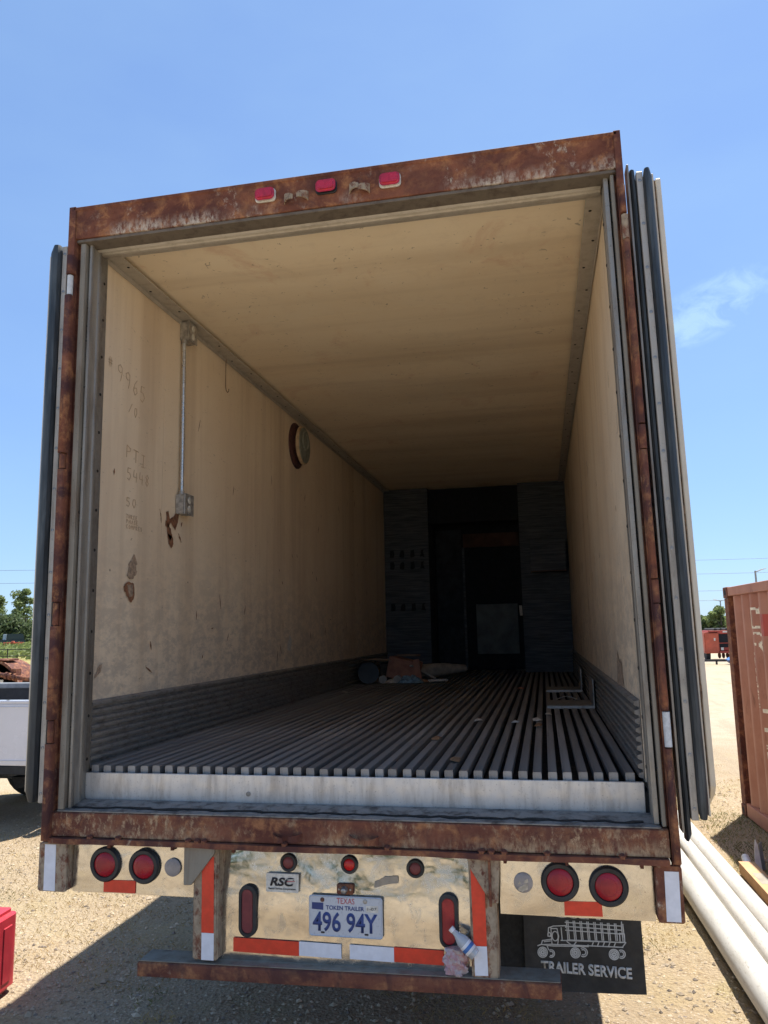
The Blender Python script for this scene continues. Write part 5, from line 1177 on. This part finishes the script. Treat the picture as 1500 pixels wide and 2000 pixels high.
for x in (-0.85, 0.85):
    for y in (-1.25, 1.25): G().lathe([(0.2, -.12), (0.40, -.12), (0.42, -.08), (0.42, .08), (0.40, .12), (0.2, .12)], (x, y, 0.42), (1, 0, 0), 18).build('wheel', M['tyre'], J)
oi = thing('orange_bush_stand_in', 'orange implement standing in for a flowering bush in the weeds below the off road vehicle', 'implement', (-66.6, 86.5, 0.35), R(30))  # implement shape made up in place of a bush with orange flowers
G().box(-1.2, 1.2, -0.1, 0.1, 0.9, 1.05).build('tool_bar', M['orange_red'], oi, 0.02)
for k in range(6): G().tube([(-1.1+k*0.42, 0, 0.95), (-1.1+k*0.42, 0.35, 0.55), (-1.0+k*0.42, -0.1, 0.2), (-0.95+k*0.42, -0.3, -0.35)], 0.045, 6).build('tine', M['orange_red'], oi)
G().box(-0.15, 0.15, -0.9, 0.0, 0.95, 1.20).build('hitch_frame', M['orange_red'], oi, 0.02)

# ------------------------------------------------------------------ red farm machine at right
RM = thing('red_machine', 'red farm machine with a black grille and corrugated black top behind the container', 'machine', (10.55, 41.0, 0.0), R(0))
G().box(-1.35, -0.62, 0.0, 2.6, 0.42, 1.52).build('side_tank', M['orange_red'], RM, 0.05, seg=2)
G().box(-1.1, 1.5, 0.15, 2.9, 0.55, 1.60).build('machine_body', M['red_faded'], RM, 0.03)
G().box(-1.12, 1.5, 0.05, 0.16, 1.44, 1.62).build('top_beam', M['red_faded'], RM, 0.01)
G().box(-0.75, 1.3, 0.10, 0.148, 0.98, 1.42).build('black_grille', M['dark'], RM)
G().box(-0.62, 1.3, 0.10, 0.148, 0.72, 0.92).build('black_grille', M['dark'], RM)
G().box(-0.72, 1.3, 0.06, 0.13, 0.925, 0.965).build('grille_bar', M['red_faded'], RM)
for k in range(8): G().lathe([(0.09, 0), (0.09, 2.6)], (-0.75+k*0.28, 0.1, 1.64), (0, 1, 0), 10).build('roof_roller', M['black_steel'], RM)
G().box(-0.55, -0.42, 0.02, 0.05, 0.58, 0.72).build('white_plate', M['sticker'], RM)
G().box(-0.40, 0.25, 0.035, 0.049, 1.50, 1.58).build('maker_strip', M['sticker'], RM)
G().box(-0.88, -0.80, -0.012, -0.002, 1.08, 1.22).build('warning_label', M['sticker'], RM)
G().box(-0.70, 1.3, 0.05, 0.5, 0.42, 0.54).build('lower_frame', M['red_faded'], RM, 0.01)
for k in range(10): G().lathe([(0.02, 0), (0.16, 0.01), (0.16, 0.03), (0.02, 0.04)], (-0.62+k*0.2, 0.3, 0.30), (1, 0.3, 0), 12).build('disc_blade', M['rust_dark'], RM)
for x in (-1.16, 1.35): G().lathe([(0.15, -.10), (0.33, -.11), (0.36, -.08), (0.36, .08), (0.33, .11), (0.15, .10)], (x, 0.55, 0.36), (1, 0, 0), 22).build('wheel', M['tyre'], RM)
G().tube([(0.15, 0.0, 0.62), (0.75, -1.6, 0.20)], 0.06, 8).build('draw_bar', M['red_faded'], RM)
G().tube([(0.30, 0.05, 0.80), (0.80, -1.4, 0.35)], 0.05, 8).build('draw_bar', M['rust'], RM)
bi = thing('blue_implement', 'low blue implement on the ground in front of the red machine', 'implement', (10.0, 37.6, 0.0), R(10))
G().prism([(-0.55, 0.22), (-0.3, 0.34), (0.6, 0.38), (0.7, 0.10), (-0.3, 0.05)], 'y', -0.3, 0.3).build('blue_deck', M['blue'], bi, 0.02)
G().tube([(-0.5, 0, 0.22), (-2.6, 0.2, 0.20)], 0.035, 8).build('tow_bar', M['black_steel'], bi)
G().tube([(-1.0, 0.05, 0.20), (-1.0, 0.05, 0.0)], 0.05, 8).build('stand', M['black_steel'], bi)

# ------------------------------------------------------------------ lamps and overhead wires
def lamp(x, y, h, heads, label):
    t = thing('street_lamp', label, 'street lamp', (x, y, 0), 0, 'tall lamps beyond the yard')
    G().tube([(0, 0, 0), (0, 0, h*0.5), (0, 0, h)], [0.14, 0.11, 0.085], 10).build('lamp_post', M['pole'], t)
    for d in heads:
        G().tube([(0, 0, h-0.1), (d*0.35, 0, h)], 0.05, 8).build('lamp_arm', M['pole'], t)
        G().prism([(d*0.30, h-0.06), (d*0.95, h+0.16), (d*1.0, h+0.24), (d*0.35, h+0.10)], 'y', -0.20, 0.20).build('lamp_head', M['ink_grey'], t, 0.02)
lamp(20.63, 75.0, 6.8, (1,), 'tall lamp with a single head rising behind the container')
lamp(27.85, 125.0, 5.45, (-1, 1), 'distant lamp with two heads beside the tree at right')
def wire(a, b, sag, r, label):
    pts = [(a[0]+(b[0]-a[0])*t, a[1]+(b[1]-a[1])*t, a[2]+(b[2]-a[2])*t-sag*4*t*(1-t)) for t in [i/24 for i in range(25)]]
    tag(G().tube(pts, r, 6).build('power_line', M['cable']), label, 'power line', 'overhead power lines')
def utility(x, y, h, label):
    t = thing('utility_pole', label, 'pole', (x, y, 0), 0, 'utility poles carrying the wires')
    G().tube([(0, 0, 0), (0, 0, h)], [0.17, 0.11], 10).build('pole_shaft', M['bark'], t)
    G().box(-1.1, 1.1, -0.06, 0.06, h-0.6, h-0.48).build('cross_arm', M['bark'], t)
utility(-78, 70, 10.5, 'wooden utility pole beyond the left edge of the yard'); utility(-6, 92, 11.6, 'wooden utility pole hidden behind the trailer'); utility(75, 78, 11.0, 'wooden utility pole beyond the container')
for k, (za, zb) in enumerate(((9.9, 10.9), (8.4, 9.4))):
    wire((-78, 70, za), (-6, 92, zb), 0.6, 0.016, ('upper', 'lower')[k]+' power line in the sky over the left trees')
for k, (za, zb) in enumerate(((9.9, 9.3), (8.3, 7.9), (6.3, 6.3), (5.2, 5.3))):
    wire((-6, 92, za), (75, 78, zb), 0.9, 0.016, ('topmost', 'second', 'third', 'lowest')[k]+' power line in the sky above the container')

# ------------------------------------------------------------------ trees
def tree(name, label, x, y, h, rx, nl, leaf, seed, mat, trunk_h=0.35, group=None, lobes=9, zlow=0.15):
    t = thing(name, label, 'tree', (x, y, 0), 0, group); rnd = random.Random(seed)
    g = G(); g.tube([(0, 0, -0.2), (0.1, 0, h*trunk_h), (0.0, 0.1, h*0.75)], [h*0.030, h*0.022, h*0.006], 8); ends = []
    for k in range(lobes):
        a = rnd.uniform(0, 6.28); f = (k+0.5)/lobes; zz = h*(zlow+0.06+(0.92-zlow)*f*rnd.uniform(0.85, 1.05)); wmax = math.sqrt(max(0.10, 1-((zz/h-0.42)/0.62)**2))
        rr = rx*rnd.uniform(0.15, 0.75)*wmax
        e = Vector((rr*math.cos(a), rr*math.sin(a), zz)); ends.append((e, rx*rnd.uniform(0.30, 0.52)*(0.55+0.45*wmax)))
        z0 = min(zz*0.8, h*rnd.uniform(trunk_h*0.6, trunk_h*1.1)); g.tube([(0.05, 0, z0), tuple((Vector((0.05, 0, z0))+e)/2+Vector((0, 0, 0.25))), tuple(e)], [h*0.012, h*0.008, h*0.003], 6)
    ends.append((Vector((0, 0, h*0.86)), rx*0.35))
    g.build('trunk', M['bark'], t)
    vs = []; fs = []
    for _ in range(nl):
        e, r = rnd.choice(ends); d = Vector((rnd.gauss(0, 1), rnd.gauss(0, 1), rnd.gauss(0, 1))).normalized()*r*(rnd.random()**0.45)
        d.z *= 0.75; c = e+d; n_ = Vector((rnd.gauss(0, 1), rnd.gauss(0, 1), rnd.gauss(0.6, 1))).normalized(); u = n_.orthogonal().normalized(); v = n_.cross(u); s_ = leaf*rnd.uniform(0.5, 1.2)
        o = len(vs); vs += [tuple(c-u*s_*0.5), tuple(c+v*s_*0.32), tuple(c+u*s_*0.6), tuple(c-v*s_*0.32)]; fs.append((o, o+1, o+2, o+3))
    me = bpy.data.meshes.new('crown'); me.from_pydata(vs, [], fs); me.materials.append(mat)
    o = bpy.data.objects.new('crown', me); COL.objects.link(o); o.parent = t
    return t
tree('leafy_tree', 'loose bright green tree behind the pipe fence next to the trailer door', -84.3, 112, 10.0, 2.7, 5200, 0.42, 1, M['leaf_a'], 0.2, 'trees beyond the fence', 26, 0.0)
tree('leafy_tree', 'bright green tree cut by the left edge of the photo', -90.2, 113, 10.1, 2.4, 4200, 0.42, 2, M['leaf_a'], 0.2, 'trees beyond the fence', 22, 0.0)
tree('leafy_tree', 'low dark green bush tree behind the off road vehicle', -83.5, 108, 5.4, 4.6, 5200, 0.5, 3, M['leaf_b'], 0.15, 'trees beyond the fence', 22, 0.0)
tree('round_tree', 'round bright topped tree behind the red machine', 27.1, 122, 4.5, 2.3, 3600, 0.45, 4, M['leaf_a'], 0.25, 'trees behind the red machine', 11, 0.0)
tree('round_tree', 'dark tree next to the trailer door behind the red machine', 24.7, 124, 3.1, 2.2, 3200, 0.45, 5, M['leaf_b'], 0.2, 'trees behind the red machine', 10, 0.0)
tree('round_tree', 'grey green tree between the dark tree and the container', 28.0, 126, 3.0, 2.6, 3000, 0.45, 6, M['leaf_b'], 0.2, 'trees behind the red machine', 10, 0.0)
def scatter_leaves(name, n_, fn, size, mat, kind='stuff', seed=1):
    rnd = random.Random(seed); vs = []; fs = []
    for _ in range(n_):
        x, y, z = fn(rnd); s_ = size*rnd.uniform(0.5, 1.3); nn = Vector((rnd.gauss(0, 1), rnd.gauss(0, 1), rnd.gauss(0.4, 1))).normalized(); u = nn.orthogonal().normalized(); v = nn.cross(u); c = Vector((x, y, z)); o = len(vs)
        vs += [tuple(c-u*s_*.5), tuple(c+v*s_*.3), tuple(c+u*s_*.6), tuple(c-v*s_*.3)]; fs.append((o, o+1, o+2, o+3))
    me = bpy.data.meshes.new(name); me.from_pydata(vs, [], fs); me.materials.append(mat); o = bpy.data.objects.new(name, me); COL.objects.link(o); o['kind'] = kind
    return o
def weeds(rnd):
    x = rnd.uniform(-110, -28); y = rnd.uniform(57, 96); top = 0.5+0.7*(0.5+0.5*mnoise.noise((x*.12, y*.12, 0)))+(y-57)*0.012
    return x, y, rnd.random()**0.7*top
scatter_leaves('tall_weeds', 26000, weeds, 0.45, M['leaf_c'])
def copse(rnd):  # unseen copse behind the camera, added for the polished panel reflections
    x = rnd.uniform(-26, 20); y = rnd.uniform(-39, -33); return x, y, rnd.random()**0.8*(2.2+1.2*mnoise.noise((x*0.35, 2, 0))+1.2*mnoise.noise((x*1.1, 5, 0))*0.6)
scatter_leaves('reflection_copse', 6000, copse, 0.7, M['leaf_b'], seed=5)
# far woods closing the horizon all round, with the gap that the yard leaves
def woods(rnd):
    a = rnd.uniform(0, 2*math.pi); d = rnd.uniform(185, 225); h = 3.2+2.4*mnoise.noise((a*7, 1, 0))+1.5*mnoise.noise((a*31, 4, 0))
    return d*math.sin(a), d*math.cos(a), max(0.2, rnd.random()*h)
scatter_leaves('far_woods', 30000, woods, 1.5, M['leaf_b'], seed=3)

# ------------------------------------------------------------------ loose gravel and dry grass
def stones(name, n_, fn, r0_, r1_, mat, seed):
    rnd = random.Random(seed); vs = []; fs = []
    base = [Vector(v).normalized() for v in ((1,0,0),(-1,0,0),(0,1,0),(0,-1,0),(0,0,1),(0,0,-1))]
    tri = [(0,2,4),(2,1,4),(1,3,4),(3,0,4),(2,0,5),(1,2,5),(3,1,5),(0,3,5)]
    for _ in range(n_):
        x, y = fn(rnd); r = r0_+(r1_-r0_)*rnd.random()**2.5; o = len(vs); a = rnd.uniform(0, 6.28); ca, sa = math.cos(a), math.sin(a); z = gz(x, y)
        sx, sy, sz = r*rnd.uniform(.7, 1.4), r*rnd.uniform(.6, 1.1), r*rnd.uniform(.35, .8)
        for b in base:
            p = (b.x*sx*rnd.uniform(.75, 1.2), b.y*sy*rnd.uniform(.75, 1.2), b.z*sz*rnd.uniform(.75, 1.2)); vs.append((x+p[0]*ca-p[1]*sa, y+p[0]*sa+p[1]*ca, z+p[2]+sz*0.25))
        fs += [tuple(i+o for i in t) for t in tri]
    me = bpy.data.meshes.new(name); me.from_pydata(vs, [], fs); me.materials.append(mat); o = bpy.data.objects.new(name, me); COL.objects.link(o); o['kind'] = 'stuff'
near = lambda rnd: (rnd.uniform(-5.2, 4.0), 0.9+6.5*rnd.random()**1.6)
stones('loose_gravel', 16000, near, 0.003, 0.019, M['stone'], 1)
stones('coarse_gravel', 450, near, 0.012, 0.034, M['stone'], 4)
stones('dark_gravel', 4500, near, 0.003, 0.017, M['stone_dark'], 2)
def blades(name, n_, fn, h, mat, seed):
    rnd = random.Random(seed); vs = []; fs = []
    for _ in range(n_):
        x, y = fn(rnd); z = gz(x, y)-0.003; hh = h*rnd.uniform(0.3, 1.2); a = rnd.uniform(0, 6.28); w = 0.0011; lean = rnd.uniform(0.1, 1.3)*hh; b = rnd.uniform(0, 6.28); o = len(vs)
        vs += [(x-w*math.cos(a), y-w*math.sin(a), z), (x+w*math.cos(a), y+w*math.sin(a), z), (x+lean*.45*math.cos(b), y+lean*.45*math.sin(b), z+hh*.75), (x+lean*math.cos(b), y+lean*math.sin(b), z+hh)]
        fs += [(o, o+1, o+2), (o+2, o+1, o+3)]
    me = bpy.data.meshes.new(name); me.from_pydata(vs, [], fs); me.materials.append(mat); o = bpy.data.objects.new(name, me); COL.objects.link(o); o['kind'] = 'stuff'
def clumps(th, xr, yr, sc=1.1, off=0.0):
    def f(rnd):
        while True:
            x, y = rnd.uniform(*xr), yr[0]+(yr[1]-yr[0])*rnd.random()**1.5
            if mnoise.noise((x*sc+off, y*sc, 3.3)) > th: return x+rnd.gauss(0, .02), y+rnd.gauss(0, .02)
    return f
blades('dry_grass', 60000, clumps(-0.05, (-5.2, 4.2), (0.9, 9)), 0.022, M['straw'], 1)
blades('green_grass', 12000, clumps(0.25, (-5.0, 4.5), (0.9, 11), 0.9, 7), 0.026, M['weed'], 2)
blades('shade_grass', 2600, lambda r: (2.3+r.random()*0.7, 3.6+r.random()*2.4), 0.032, M['weed'], 3)
